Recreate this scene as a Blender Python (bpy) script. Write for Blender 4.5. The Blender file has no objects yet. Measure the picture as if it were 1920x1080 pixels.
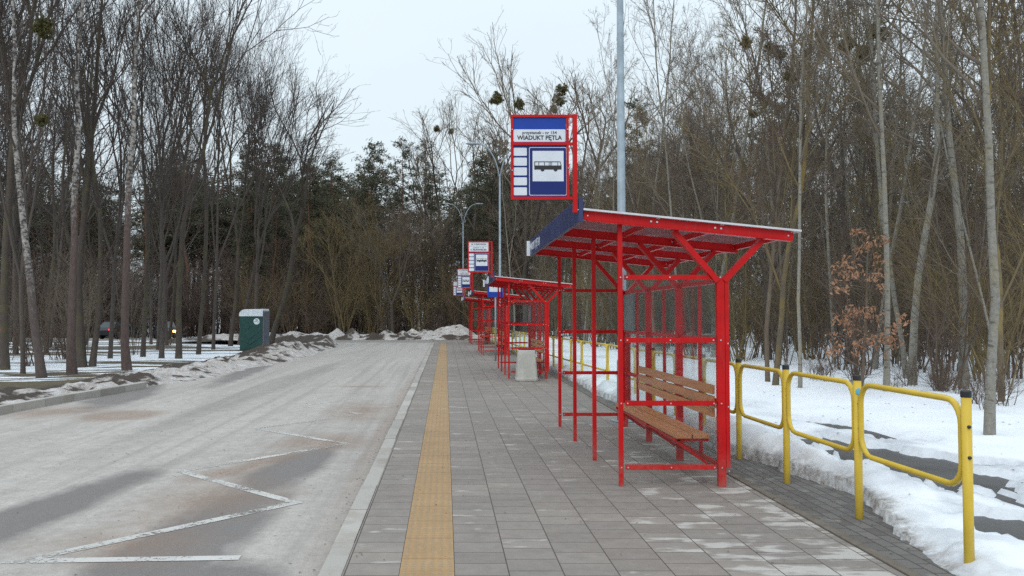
import bpy, bmesh, math, random
import numpy as np
from mathutils import Vector, Matrix, Euler, noise as mnoise

sc = bpy.context.scene
COL = sc.collection
R = math.radians

# ------------------------------------------------------------------ camera
F = 1600.0; U0 = 835.0; PITCH = R(1.843); EYE = 1.58
cam = bpy.data.cameras.new("camera"); camo = bpy.data.objects.new("camera", cam); COL.objects.link(camo)
cam.sensor_width = 36; cam.lens = F / 1920 * 36; cam.clip_start = 0.1; cam.clip_end = 2000
cam.shift_x = (960 - U0) / 1920
camo.location = (0, 0, EYE); camo.rotation_euler = (R(90) + PITCH, 0, 0)
sc.camera = camo; sc.render.resolution_x = 1920; sc.render.resolution_y = 1080

# ------------------------------------------------------------------ sky and sun (overcast)
SUN_EL, SUN_AZ = R(38), R(200)
w = bpy.data.worlds.new("World"); sc.world = w; w.use_nodes = True
nt = w.node_tree; nt.nodes.clear()
sky = nt.nodes.new('ShaderNodeTexSky'); sky.sky_type = 'NISHITA'; sky.sun_disc = False
sky.sun_elevation = SUN_EL; sky.sun_rotation = SUN_AZ; sky.dust_density = 4; sky.air_density = 1.2
b1 = nt.nodes.new('ShaderNodeBackground'); b1.inputs['Strength'].default_value = 0.10
nt.links.new(sky.outputs[0], b1.inputs['Color'])
tc = nt.nodes.new('ShaderNodeTexCoord')
mp = nt.nodes.new('ShaderNodeMapping'); mp.inputs['Scale'].default_value = (1, 1, 3)
nz = nt.nodes.new('ShaderNodeTexNoise'); nz.inputs['Scale'].default_value = 1.6; nz.inputs['Detail'].default_value = 4
nt.links.new(tc.outputs['Generated'], mp.inputs['Vector']); nt.links.new(mp.outputs[0], nz.inputs['Vector'])
cr = nt.nodes.new('ShaderNodeValToRGB')
cr.color_ramp.elements[0].position = 0.3; cr.color_ramp.elements[0].color = (0.70, 0.80, 0.865, 1)
cr.color_ramp.elements[1].position = 0.7; cr.color_ramp.elements[1].color = (0.75, 0.85, 0.905, 1)
nt.links.new(nz.outputs['Fac'], cr.inputs['Fac'])
b2 = nt.nodes.new('ShaderNodeBackground'); b2.inputs['Strength'].default_value = 1.0
sp = nt.nodes.new('ShaderNodeSeparateXYZ'); nt.links.new(tc.outputs['Generated'], sp.inputs[0])
zc = nt.nodes.new('ShaderNodeMath'); zc.operation = 'MAXIMUM'; zc.inputs[1].default_value = 0; nt.links.new(sp.outputs[2], zc.inputs[0])
z2 = nt.nodes.new('ShaderNodeMath'); z2.operation = 'POWER'; z2.inputs[1].default_value = 2; nt.links.new(zc.outputs[0], z2.inputs[0])
zm = nt.nodes.new('ShaderNodeMath'); zm.operation = 'MULTIPLY_ADD'; zm.inputs[1].default_value = 1.0; zm.inputs[2].default_value = 1.0
nt.links.new(z2.outputs[0], zm.inputs[0]); nt.links.new(zm.outputs[0], b2.inputs['Strength'])   # an overcast sky is brighter overhead
nt.links.new(cr.outputs[0], b2.inputs['Color'])
mx = nt.nodes.new('ShaderNodeMixShader'); mx.inputs[0].default_value = 0.86
wo = nt.nodes.new('ShaderNodeOutputWorld')
nt.links.new(b1.outputs[0], mx.inputs[1]); nt.links.new(b2.outputs[0], mx.inputs[2]); nt.links.new(mx.outputs[0], wo.inputs['Surface'])

sun = bpy.data.lights.new("sun", 'SUN'); sun.energy = 0.7; sun.angle = R(25); sun.color = (1, 0.96, 0.9)
suno = bpy.data.objects.new("sun", sun); COL.objects.link(suno)
sd = Vector((math.sin(SUN_AZ) * math.cos(SUN_EL), math.cos(SUN_AZ) * math.cos(SUN_EL), math.sin(SUN_EL)))
suno.rotation_euler = sd.to_track_quat('Z', 'Y').to_euler(); suno.location = (0, 0, 40)

vs = sc.view_settings
vs.view_transform = 'Standard'; vs.look = 'None'; vs.gamma = 1; vs.exposure = 0.18; vs.use_curve_mapping = False
sc.cycles.use_denoising = False; sc.cycles.transparent_max_bounces = 16; sc.cycles.max_bounces = 6; sc.cycles.diffuse_bounces = 3

# ------------------------------------------------------------------ projection helper (pixel of the 1920 photo -> point at height z)
def G(u, v, z=0.0):
    yc = (540 - v) / F; dx = (u - U0) / F
    dy = math.cos(PITCH) - yc * math.sin(PITCH); dz = math.sin(PITCH) + yc * math.cos(PITCH)
    t = (z - EYE) / dz
    return dx * t, dy * t

# ------------------------------------------------------------------ nodes helper
class NB:
    def __init__(s, name):
        s.m = bpy.data.materials.new(name); s.m.use_nodes = True
        s.t = s.m.node_tree; s.t.nodes.clear()
        s.out = s.t.nodes.new('ShaderNodeOutputMaterial')
    def n(s, ty, **kw):
        x = s.t.nodes.new(ty)
        for k, v in kw.items(): setattr(x, k, v)
        return x
    def put(s, sock, v):
        if v is None: return
        if hasattr(v, 'is_linked') or isinstance(v, bpy.types.NodeSocket): s.t.links.new(v, sock)
        else:
            if isinstance(v, tuple) and len(v) == 3 and sock.type == 'RGBA': v = (*v, 1)
            sock.default_value = v
    def obj(s): return s.n('ShaderNodeTexCoord').outputs['Object']
    def pos(s): return s.n('ShaderNodeNewGeometry').outputs['Position']
    def rnd(s): return s.n('ShaderNodeObjectInfo').outputs['Random']
    def map(s, v, scale=(1, 1, 1), loc=(0, 0, 0), rot=(0, 0, 0)):
        x = s.n('ShaderNodeMapping'); s.put(x.inputs['Vector'], v)
        x.inputs['Scale'].default_value = scale; x.inputs['Location'].default_value = loc; x.inputs['Rotation'].default_value = rot
        return x.outputs[0]
    def noise(s, v, scale, detail=3, rough=0.55, dist=0.0):
        x = s.n('ShaderNodeTexNoise'); s.put(x.inputs['Vector'], v)
        x.inputs['Scale'].default_value = scale; x.inputs['Detail'].default_value = detail
        x.inputs['Roughness'].default_value = rough; x.inputs['Distortion'].default_value = dist
        return x.outputs['Fac']
    def ramp(s, f, stops):
        x = s.n('ShaderNodeValToRGB'); s.put(x.inputs['Fac'], f)
        e = x.color_ramp.elements
        while len(e) < len(stops): e.new(0.5)
        for k, (p, c) in enumerate(stops):
            if not isinstance(c, tuple): c = (c, c, c)
            e[k].position = p; e[k].color = (*c, 1)
        return x.outputs[0]
    def mix(s, f, a, b, mode='MIX'):
        x = s.n('ShaderNodeMixRGB', blend_type=mode)
        s.put(x.inputs[0], f); s.put(x.inputs[1], a); s.put(x.inputs[2], b); return x.outputs[0]
    def math(s, op, a, b=None, c=None, clamp=False):
        x = s.n('ShaderNodeMath', operation=op); x.use_clamp = clamp
        s.put(x.inputs[0], a); s.put(x.inputs[1], b); s.put(x.inputs[2], c); return x.outputs[0]
    def sep(s, v):
        x = s.n('ShaderNodeSeparateXYZ'); s.put(x.inputs[0], v); return x.outputs
    def comb(s, x_, y_, z_=0.0):
        x = s.n('ShaderNodeCombineXYZ'); s.put(x.inputs[0], x_); s.put(x.inputs[1], y_); s.put(x.inputs[2], z_); return x.outputs[0]
    def bump(s, h, strength=0.3, dist=0.02, nrm=None):
        x = s.n('ShaderNodeBump'); s.put(x.inputs['Height'], h)
        x.inputs['Strength'].default_value = strength; x.inputs['Distance'].default_value = dist
        s.put(x.inputs['Normal'], nrm); return x.outputs[0]
    def attr(s, name):
        return s.n('ShaderNodeAttribute', attribute_name=name).outputs['Fac']
    def bsdf(s, color, rough=0.7, metal=0.0, normal=None, spec=None, emis=None, estr=0.0):
        x = s.n('ShaderNodeBsdfPrincipled')
        s.put(x.inputs['Base Color'], color); s.put(x.inputs['Roughness'], rough); x.inputs['Metallic'].default_value = metal
        s.put(x.inputs['Normal'], normal)
        if spec is not None: s.put(x.inputs['Specular IOR Level'], spec)
        if emis: s.put(x.inputs['Emission Color'], emis); x.inputs['Emission Strength'].default_value = estr
        return x.outputs[0]
    def done(s, sh):
        s.t.links.new(sh, s.out.inputs['Surface']); return s.m

def paint(name, col, rough=0.4, var=0.12, metal=0.0, bump=0.0, spec=None, grime=0.0):
    b = NB(name); o = b.obj()
    n1 = b.noise(o, 6, 4); n2 = b.noise(o, 60, 2)
    dark = tuple(c * (1 - var * 2) for c in col); lite = tuple(min(1, c * (1 + var)) for c in col)
    c = b.ramp(n1, [(0.3, dark), (0.7, lite)])
    c = b.mix(b.math('MULTIPLY', b.math('GREATER_THAN', n2, 0.66), 0.25), c, tuple(x * 0.6 for x in col))
    r = b.math('ADD', b.math('MULTIPLY', n1, 0.2), rough - 0.1)
    if grime:
        z = b.sep(b.pos())[2]; g = b.math('MULTIPLY', b.math('SUBTRACT', 0.38, z), 2.2, clamp=True)
        g = b.math('MULTIPLY', g, b.ramp(b.noise(o, 14, 5, 0.75), [(0.35, 0.0), (0.7, 1.0)]))
        c = b.mix(b.math('MULTIPLY', g, grime), c, (0.25, 0.21, 0.18))
        st = b.ramp(b.noise(b.map(o, (1, 1, 0.12)), 22, 4, 0.7), [(0.55, 0.0), (0.75, 1.0)])
        c = b.mix(b.math('MULTIPLY', st, grime * 0.25), c, (0.20, 0.14, 0.12))
    nr = b.bump(n2, bump, 0.003) if bump else None
    return b.done(b.bsdf(c, r, metal, nr, spec))

M = {}
M['red'] = paint('red_paint', (0.50, 0.006, 0.008), 0.38, 0.07, spec=0.22, grime=0.6)
M['blue'] = paint('navy_paint', (0.022, 0.032, 0.115), 0.4, 0.1)
M['sign_blue'] = paint('sign_blue', (0.005, 0.018, 0.145), 0.4, 0.06, spec=0.3)
M['sign_bright'] = paint('sign_bright_blue', (0.008, 0.048, 0.34), 0.4, 0.06, spec=0.3)
M['sign_white'] = paint('sign_white', (0.62, 0.67, 0.74), 0.45, 0.04)
M['white'] = paint('white_plastic', (0.75, 0.8, 0.84), 0.5, 0.05)
M['black'] = paint('black_print', (0.012, 0.012, 0.014), 0.5, 0.1)
M['yellow'] = paint('yellow_paint', (0.60, 0.42, 0.045), 0.36, 0.05, spec=0.35, grime=0.35)
M['black_cap'] = paint('black_cap', (0.015, 0.016, 0.02), 0.45, 0.1)
M['steel'] = paint('bolt_steel', (0.6, 0.6, 0.62), 0.3, 0.05, 0.6)
M['alu'] = paint('aluminium_trim', (0.62, 0.63, 0.66), 0.35, 0.08, 0.3)
M['galv'] = paint('galvanised_steel', (0.27, 0.33, 0.38), 0.5, 0.14, 0.15)
M['potty_green'] = paint('green_plastic', (0.008, 0.062, 0.052), 0.5, 0.1)
M['potty_grey'] = paint('grey_plastic', (0.13, 0.14, 0.17), 0.5, 0.1)
M['board'] = paint('grey_board', (0.16, 0.17, 0.17), 0.5, 0.1)
M['rubber'] = paint('rubber', (0.02, 0.02, 0.02), 0.8, 0.1)
M['car_silver'] = paint('silver_paint', (0.35, 0.37, 0.38), 0.25, 0.04, 0.5)
M['car_dark'] = paint('dark_paint', (0.03, 0.032, 0.04), 0.25, 0.04, 0.3)
M['car_glass'] = paint('car_window', (0.03, 0.045, 0.05), 0.08, 0.05)

def m_conc(name, a, bcol, scale=5):
    b = NB(name); o = b.pos(); n = b.noise(o, scale, 6, 0.65); f = b.noise(o, 140, 2)
    c = b.ramp(n, [(0.3, a), (0.7, bcol)])
    c = b.mix(b.math('MULTIPLY', f, 0.5), c, tuple(x * 0.6 for x in a))
    return b.done(b.bsdf(c, 0.9, 0, b.bump(f, 0.35, 0.004)))
M['concrete'] = m_conc('concrete', (0.40, 0.39, 0.36), (0.56, 0.55, 0.52))

def m_wood():
    b = NB('varnished_wood'); o = b.obj()
    g = b.noise(b.map(o, (30, 1.2, 30)), 1.5, 5, 0.6, 0.4); l = b.noise(o, 3, 2)
    c = b.ramp(g, [(0.3, (0.38, 0.132, 0.045)), (0.62, (0.54, 0.215, 0.082))])
    c = b.mix(b.math('MULTIPLY', l, 0.25), c, (0.48, 0.26, 0.14))
    return b.done(b.bsdf(c, 0.42, 0, b.bump(g, 0.15, 0.003)))
M['wood'] = m_wood()

def m_glass(name, dirt, gloss_rough=0.03, tint=(0.96, 0.98, 0.98), dcol=(0.62, 0.6, 0.6), refl=0.75):
    b = NB(name); o = b.obj()
    tr = b.n('ShaderNodeBsdfTransparent'); b.put(tr.inputs[0], tint)
    gl = b.n('ShaderNodeBsdfGlossy'); gl.inputs['Roughness'].default_value = gloss_rough
    df = b.n('ShaderNodeBsdfTranslucent'); b.put(df.inputs[0], dcol)
    dd = b.n('ShaderNodeBsdfDiffuse'); b.put(dd.inputs[0], dcol)
    ad = b.n('ShaderNodeMixShader'); ad.inputs[0].default_value = 0.5
    b.t.links.new(df.outputs[0], ad.inputs[1]); b.t.links.new(dd.outputs[0], ad.inputs[2])
    n = b.noise(b.map(o, (1, 1, 0.5)), 5, 5, 0.65)
    f = b.ramp(n, [(0.3, dirt * 0.4), (0.75, dirt * 1.6)])
    m1 = b.n('ShaderNodeMixShader'); b.put(m1.inputs[0], f)
    b.t.links.new(tr.outputs[0], m1.inputs[1]); b.t.links.new(ad.outputs[0], m1.inputs[2])
    fr = b.n('ShaderNodeFresnel'); fr.inputs['IOR'].default_value = 1.45
    m2 = b.n('ShaderNodeMixShader'); b.put(m2.inputs[0], b.math('MULTIPLY', fr.outputs[0], refl))
    b.t.links.new(m1.outputs[0], m2.inputs[1]); b.t.links.new(gl.outputs[0], m2.inputs[2])
    return b.done(m2.outputs[0])
M['glass'] = m_glass('shelter_glass', 0.007, refl=0.42)
M['roof_sheet'] = m_glass('roof_sheet', 0.24, 0.02, (0.80, 0.80, 0.81), (0.50, 0.48, 0.50))

def m_diffuser():
    b = NB('sky_slot'); t = b.n('ShaderNodeBsdfTranslucent'); b.put(t.inputs[0], (0.85, 0.84, 0.85))
    m_ = b.n('ShaderNodeMixShader'); m_.inputs[0].default_value = 0.8
    b.t.links.new(b.bsdf((0.7, 0.7, 0.7), 0.4), m_.inputs[1]); b.t.links.new(t.outputs[0], m_.inputs[2]); return b.done(m_.outputs[0])
M['diffuser'] = m_diffuser()  # translucent white for the added roof strips that imitate bright sky slots
def m_emit(name, col, s):
    b = NB(name); return b.done(b.bsdf(col, 0.4, emis=col, estr=s))
M['lamp_on'] = m_emit('headlight_lit', (1, 0.42, 0.10), 22)
M['tail_on'] = m_emit('taillight_lit', (1, 0.02, 0.03), 1.2)

# ---- ground materials
def m_paver():
    b = NB('concrete_pavers'); p = b.pos(); x, y, z = b.sep(p)
    v = b.comb(y, b.math('SUBTRACT', x, 0.055), 0.0)
    br = b.n('ShaderNodeTexBrick'); b.put(br.inputs['Vector'], v)
    br.offset = 0.37; br.offset_frequency = 2; br.squash = 1
    br.inputs['Scale'].default_value = 1; br.inputs['Mortar Size'].default_value = 0.0042; br.inputs['Mortar Smooth'].default_value = 0.3
    br.inputs['Brick Width'].default_value = 0.254; br.inputs['Row Height'].default_value = 0.336
    b.put(br.inputs['Color1'], (0, 0, 0)); b.put(br.inputs['Color2'], (1, 1, 1)); b.put(br.inputs['Mortar'], (0.5, 0.5, 0.5))
    rnd = br.outputs['Color']; mort = br.outputs['Fac']
    big = b.noise(p, 0.55, 4, 0.6); fine = b.noise(p, 190, 2, 0.7); mid = b.noise(p, 7, 5, 0.7)
    c = b.ramp(rnd, [(0.0, (0.205, 0.172, 0.150)), (0.6, (0.250, 0.214, 0.188)), (1.0, (0.292, 0.250, 0.220))])
    c = b.mix(b.math('MULTIPLY', b.ramp(big, [(0.38, 0.0), (0.65, 1.0)]), 0.5), c, (0.158, 0.152, 0.150))
    c = b.mix(0.35, c, b.ramp(mid, [(0.25, (0.135, 0.112, 0.098)), (0.75, (0.335, 0.305, 0.280))]))
    # dry, salt-bleached areas on some stones, mostly towards the outer edge
    reg = b.math('MULTIPLY', b.ramp(x, [(0.0, 0.0), (1.0, 1.0)]), 1.0)
    xr = b.math('MULTIPLY', b.math('SUBTRACT', x, 0.9), 0.55, clamp=True)
    yr = b.math('SUBTRACT', 1.3, b.math('MULTIPLY', y, 0.09), clamp=True)
    dn = b.noise(b.map(p, (1.0, 2.2, 1)), 3.1, 3, 0.5)
    dry = b.math('ADD', b.math('ADD', dn, b.math('MULTIPLY', rnd, 0.20)), b.math('MULTIPLY', b.math('MULTIPLY', xr, yr), 0.27))
    dm = b.ramp(dry, [(0.775, 0.0), (0.875, 1.0)])
    c = b.mix(b.math('MULTIPLY', dm, 0.72), c, (0.49, 0.47, 0.44))
    c = b.mix(b.math('MULTIPLY', b.math('GREATER_THAN', fine, 0.63), 0.35), c, (0.10, 0.09, 0.085))
    c = b.mix(b.math('MULTIPLY', b.ramp(b.noise(p, 45, 3, 0.8), [(0.60, 0.0), (0.70, 1.0)]), 0.45), c, (0.11, 0.09, 0.078))
    c = b.mix(mort, c, (0.075, 0.058, 0.048))
    rough = b.math('ADD', 0.52, b.math('MULTIPLY', big, 0.4))
    h = b.math('SUBTRACT', b.math('MULTIPLY', fine, 0.12), mort)
    return b.done(b.bsdf(c, rough, 0, b.bump(h, 0.6, 0.006), 0.35))
M['paver'] = m_paver()

def m_small_paver():
    b = NB('border_pavers'); p = b.pos(); x, y, z = b.sep(p)
    br = b.n('ShaderNodeTexBrick'); b.put(br.inputs['Vector'], b.comb(y, x, 0.0))
    br.offset = 0.5; br.inputs['Scale'].default_value = 1; br.inputs['Mortar Size'].default_value = 0.006
    br.inputs['Brick Width'].default_value = 0.2; br.inputs['Row Height'].default_value = 0.1
    b.put(br.inputs['Color1'], (0.10, 0.093, 0.088)); b.put(br.inputs['Color2'], (0.16, 0.15, 0.143)); b.put(br.inputs['Mortar'], (0.05, 0.042, 0.036))
    n = b.noise(p, 2.6, 5, 0.65); f = b.noise(p, 120, 2)
    c = b.mix(b.math('MULTIPLY', b.ramp(n, [(0.58, 0.0), (0.68, 1.0)]), 0.7), br.outputs['Color'], (0.36, 0.34, 0.32))
    c = b.mix(b.math('MULTIPLY', f, 0.35), c, (0.07, 0.06, 0.055))
    return b.done(b.bsdf(c, 0.75, 0, b.bump(b.math('SUBTRACT', b.math('MULTIPLY', f, 0.3), br.outputs['Fac']), 0.6, 0.008)))
M['small_paver'] = m_small_paver()

def m_tactile():
    b = NB('tactile_yellow'); p = b.pos(); x, y, z = b.sep(p)
    pl = 0.254 * 2
    fy = b.math('FRACT', b.math('DIVIDE', y, pl))
    joint = b.math('LESS_THAN', fy, 0.014)
    half = b.math('LESS_THAN', b.math('FRACT', b.math('DIVIDE', y, pl / 2)), 0.016)
    gx = b.math('SUBTRACT', b.math('FRACT', b.math('DIVIDE', b.math('ADD', x, 0.281), 0.336 / 6)), 0.5)
    gy = b.math('SUBTRACT', b.math('FRACT', b.math('DIVIDE', y, 0.254 / 5)), 0.5)
    d = b.math('SQRT', b.math('ADD', b.math('MULTIPLY', gx, gx), b.math('MULTIPLY', gy, gy)))
    dome = b.ramp(d, [(0.18, 1.0), (0.36, 0.0)])
    n = b.noise(p, 1.7, 5, 0.65); f = b.noise(p, 150, 2); n2 = b.noise(b.map(p, (4, 1, 1)), 9, 3)
    c = b.ramp(n, [(0.3, (0.31, 0.190, 0.086)), (0.68, (0.41, 0.258, 0.120))])
    c = b.mix(b.math('MULTIPLY', b.ramp(n2, [(0.5, 0.0), (0.7, 1.0)]), 0.35), c, (0.40, 0.34, 0.27))
    c = b.mix(b.math('MULTIPLY', dome, 0.65), c, (0.25, 0.20, 0.145))
    c = b.mix(b.math('MULTIPLY', f, 0.3), c, (0.26, 0.15, 0.06))
    c = b.mix(b.math('MAXIMUM', joint, b.math('MULTIPLY', half, 0.45)), c, (0.20, 0.10, 0.04))
    h = b.math('SUBTRACT', b.math('ADD', dome, b.math('MULTIPLY', f, 0.15)), b.math('MULTIPLY', joint, 2))
    return b.done(b.bsdf(c, 0.75, 0, b.bump(h, 0.6, 0.005)))
M['tactile'] = m_tactile()

def m_road():
    b = NB('worn_asphalt'); p = b.pos(); x, y, z = b.sep(p)
    wob = b.noise(p, 0.9, 8, 0.72)
    def blob(cx, cy, rx, ry, ang=0.0, soft=0.40, w=1.0):
        q = b.map(b.comb(b.math('SUBTRACT', x, cx), b.math('SUBTRACT', y, cy), 0.0), rot=(0, 0, ang))
        qx, qy, _ = b.sep(q)
        qx = b.math('DIVIDE', qx, rx); qy = b.math('DIVIDE', qy, ry)
        d = b.math('SQRT', b.math('ADD', b.math('MULTIPLY', qx, qx), b.math('MULTIPLY', qy, qy)))
        d = b.math('ADD', d, b.math('MULTIPLY', b.math('SUBTRACT', wob, 0.5), w))
        return b.math('DIVIDE', b.math('SUBTRACT', 1.0, d), soft, clamp=True)
    fine = b.noise(p, 170, 3, 0.75); grit = b.noise(p, 62, 3, 0.8)
    lane = b.noise(b.map(p, (0.6, 0.07, 1)), 1.6, 5, 0.6); mid = b.noise(p, 4, 6, 0.7)
    c = b.ramp(lane, [(0.3, (0.335, 0.306, 0.280)), (0.7, (0.480, 0.447, 0.415))])
    c = b.mix(0.4, c, b.ramp(mid, [(0.3, (0.23, 0.205, 0.185)), (0.7, (0.47, 0.44, 0.42))]))
    mot = b.noise(p, 13, 5, 0.8)
    c = b.mix(0.5, c, b.mix(1.0, c, b.ramp(mot, [(0.30, 0.62), (0.50, 1.0), (0.70, 1.30)]), 'MULTIPLY'))
    agg = b.noise(p, 75, 4, 0.85)
    c = b.mix(0.55, c, b.mix(1.0, c, b.ramp(agg, [(0.30, 0.45), (0.50, 1.0), (0.70, 1.45)]), 'MULTIPLY'))
    trk = b.noise(b.map(p, (3.2, 0.05, 1)), 1.3, 4, 0.6)
    c = b.mix(b.math('MULTIPLY', b.ramp(trk, [(0.50, 0.0), (0.66, 1.0)]), 0.42), c, (0.24, 0.215, 0.20))
    spots = b.n('ShaderNodeTexVoronoi'); b.put(spots.inputs['Vector'], p); spots.inputs['Scale'].default_value = 5.5
    c = b.mix(b.math('MULTIPLY', b.math('LESS_THAN', spots.outputs['Distance'], 0.075), 0.7), c, (0.13, 0.10, 0.085))
    # damp areas
    wet = b.math('MAXIMUM', blob(-3.55, 7.2, 0.42, 2.9, 0.12), blob(-1.95, 6.4, 0.55, 2.6, 0.07))
    wet = b.math('MAXIMUM', wet, blob(-1.72, 9.6, 0.42, 2.2, 0.10))
    wet = b.math('MAXIMUM', wet, blob(-1.5, 5.3, 0.6, 0.9, 0.1))
    wet = b.math('MAXIMUM', wet, b.math('MULTIPLY', blob(-4.1, 22, 0.5, 12, 0.03), 0.35))
    wet = b.math('MAXIMUM', wet, b.math('MULTIPLY', blob(-6.9, 18.5, 0.7, 4.0, -0.16), 0.9))
    wet = b.math('MAXIMUM', wet, b.math('MULTIPLY', blob(-6.1, 27, 0.5, 8.0, -0.08), 0.85))
    wet = b.math('MAXIMUM', wet, b.math('MULTIPLY', b.math('GREATER_THAN', y, 53.5), 0.55))
    c = b.mix(b.math('MULTIPLY', wet, 0.88), c, (0.140, 0.125, 0.122))
    # reddish grit and sand
    red = b.math('MAXIMUM', blob(-5.55, 14.6, 0.85, 1.0, 0.2, 0.4, 0.6), blob(-1.65, 11.5, 0.8, 1.1, 0.1, 0.7, 1.2))
    red = b.math('MAXIMUM', red, blob(-6.9, 15.2, 0.9, 1.4, 0.2, 0.8, 1.3))
    red = b.math('MAXIMUM', red, blob(-2.15, 9.9, 0.35, 1.8, 0.35, 0.7, 1.6))
    red = b.math('MAXIMUM', red, blob(-1.5, 15.2, 0.75, 2.0, 0.0, 0.8, 1.6))
    red = b.math('MAXIMUM', red, b.math('MULTIPLY', blob(-2.2, 7.9, 0.8, 1.7, 0.25, 0.9, 1.8), 0.95))
    red = b.math('MAXIMUM', red, b.math('MULTIPLY', blob(-2.4, 6.4, 0.9, 0.7, 0.2, 0.9, 1.8), 0.9))
    red = b.math('MAXIMUM', red, b.math('MULTIPLY', blob(-2.0, 20.5, 1.0, 0.35, 0.0, 0.8), 0.8))
    red = b.math('MAXIMUM', red, b.math('MULTIPLY', blob(-0.95, 16, 0.12, 14, 0.0, 0.8), 0.6))
    red = b.math('MULTIPLY', red, b.ramp(b.noise(p, 26, 5, 0.85), [(0.36, 0.12), (0.58, 1.0)]))
    gut = b.math('MULTIPLY', b.math('ADD', x, 0.93), 7.0, clamp=True)
    c = b.mix(b.math('MULTIPLY', gut, b.ramp(mid, [(0.3, 0.2), (0.65, 0.85)])), c, (0.17, 0.125, 0.10))
    c = b.mix(b.math('MULTIPLY', red, 0.9), c, (0.225, 0.145, 0.100))
    c = b.mix(b.math('MULTIPLY', b.ramp(grit, [(0.60, 0.0), (0.68, 1.0)]), 0.6), c, (0.12, 0.10, 0.09))
    c = b.mix(b.math('MULTIPLY', b.ramp(fine, [(0.5, 0.0), (0.75, 1.0)]), 0.35), c, (0.52, 0.5, 0.48))
    ro = b.math('SUBTRACT', 0.85, b.math('MULTIPLY', wet, 0.3))
    h = b.math('ADD', b.math('MULTIPLY', fine, 0.6), b.math('MULTIPLY', grit, 0.4))
    return b.done(b.bsdf(c, ro, 0, b.bump(h, 0.5, 0.006), 0.3))
M['road'] = m_road()

def m_linepaint():
    b = NB('worn_road_paint'); p = b.pos()
    n = b.noise(p, 28, 5, 0.8); n2 = b.noise(p, 2.2, 3)
    x, y, z = b.sep(p)
    fade = b.math('MULTIPLY', b.math('SUBTRACT', y, 5.5), 0.022, clamp=True)
    f = b.math('SUBTRACT', b.math('ADD', n, b.math('MULTIPLY', b.math('SUBTRACT', n2, 0.5), 0.5)), b.math('MULTIPLY', fade, 0.55))
    k = b.ramp(f, [(0.375, 0.0), (0.46, 0.95)])
    tr = b.n('ShaderNodeBsdfTransparent'); mxs = b.n('ShaderNodeMixShader')
    sh = b.bsdf(b.ramp(n2, [(0.3, (0.43, 0.415, 0.395)), (0.7, (0.57, 0.555, 0.535))]), 0.8)
    b.put(mxs.inputs[0], k); b.t.links.new(tr.outputs[0], mxs.inputs[1]); b.t.links.new(sh, mxs.inputs[2])
    return b.done(mxs.outputs[0])
M['line'] = m_linepaint()

def m_kerb():
    b = NB('kerb_granite'); p = b.pos(); x, y, z = b.sep(p)
    n = b.noise(p, 2.0, 4, 0.6); f = b.noise(p, 130, 3, 0.8)
    cell = b.n('ShaderNodeTexWhiteNoise', noise_dimensions='1D'); b.put(cell.inputs['W'], b.math('FLOOR', y))
    c = b.ramp(cell.outputs['Value'], [(0, (0.36, 0.34, 0.31)), (1, (0.51, 0.485, 0.445))])
    c = b.mix(b.math('MULTIPLY', b.ramp(n, [(0.5, 0.0), (0.7, 1.0)]), 0.5), c, (0.25, 0.18, 0.13))
    c = b.mix(b.math('MULTIPLY', f, 0.5), c, (0.14, 0.13, 0.125))
    return b.done(b.bsdf(c, 0.85, 0, b.bump(f, 0.5, 0.005)))
M['kerb'] = m_kerb()

def m_snow():
    b = NB('snow'); p = b.pos(); d = b.attr('dirt'); th = b.attr('ice')
    n = b.noise(p, 1.1, 5, 0.6); f = b.noise(p, 38, 4, 0.7); g = b.noise(p, 9, 5, 0.75)
    c = b.ramp(n, [(0.3, (0.74, 0.78, 0.84)), (0.7, (0.82, 0.85, 0.89))])
    c = b.mix(th, c, b.ramp(g, [(0.3, (0.42, 0.45, 0.49)), (0.7, (0.62, 0.65, 0.69))]))
    dm = b.math('MULTIPLY', d, b.ramp(g, [(0.34, 0.2), (0.62, 1.0)]))
    c = b.mix(dm, c, b.ramp(f, [(0.3, (0.13, 0.115, 0.10)), (0.7, (0.34, 0.31, 0.28))]))
    ro = b.math('SUBTRACT', 0.75, b.math('MULTIPLY', th, 0.4))
    h = b.math('ADD', b.math('MULTIPLY', f, 0.4), g)
    return b.done(b.bsdf(c, ro, 0, b.bump(h, 0.28, 0.03), 0.3))
M['snow'] = m_snow()

def m_bank():
    b = NB('dirty_snow'); p = b.pos(); d = b.attr('dirt')
    g = b.noise(p, 3.2, 6, 0.75); f = b.noise(p, 22, 5, 0.8); n = b.noise(p, 0.9, 4)
    snow = b.ramp(b.math('ADD', b.math('MULTIPLY', g, 0.6), b.math('MULTIPLY', f, 0.4)), [(0.34, (0.24, 0.20, 0.175)), (0.48, (0.48, 0.44, 0.415)), (0.62, (0.70, 0.69, 0.70))])
    soil = b.ramp(f, [(0.3, (0.030, 0.022, 0.017)), (0.7, (0.090, 0.066, 0.051))])
    k = b.math('ADD', d, b.math('MULTIPLY', b.math('SUBTRACT', g, 0.5), 1.1))
    k = b.ramp(k, [(0.42, 0.0), (0.58, 1.0)])
    c = b.mix(k, snow, soil)
    c = b.mix(b.math('MULTIPLY', b.ramp(f, [(0.58, 0.0), (0.68, 1.0)]), 0.5), c, (0.12, 0.092, 0.075))
    return b.done(b.bsdf(c, 0.85, 0, b.bump(b.math('ADD', g, f), 0.8, 0.06)))
M['bank'] = m_bank()

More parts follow.
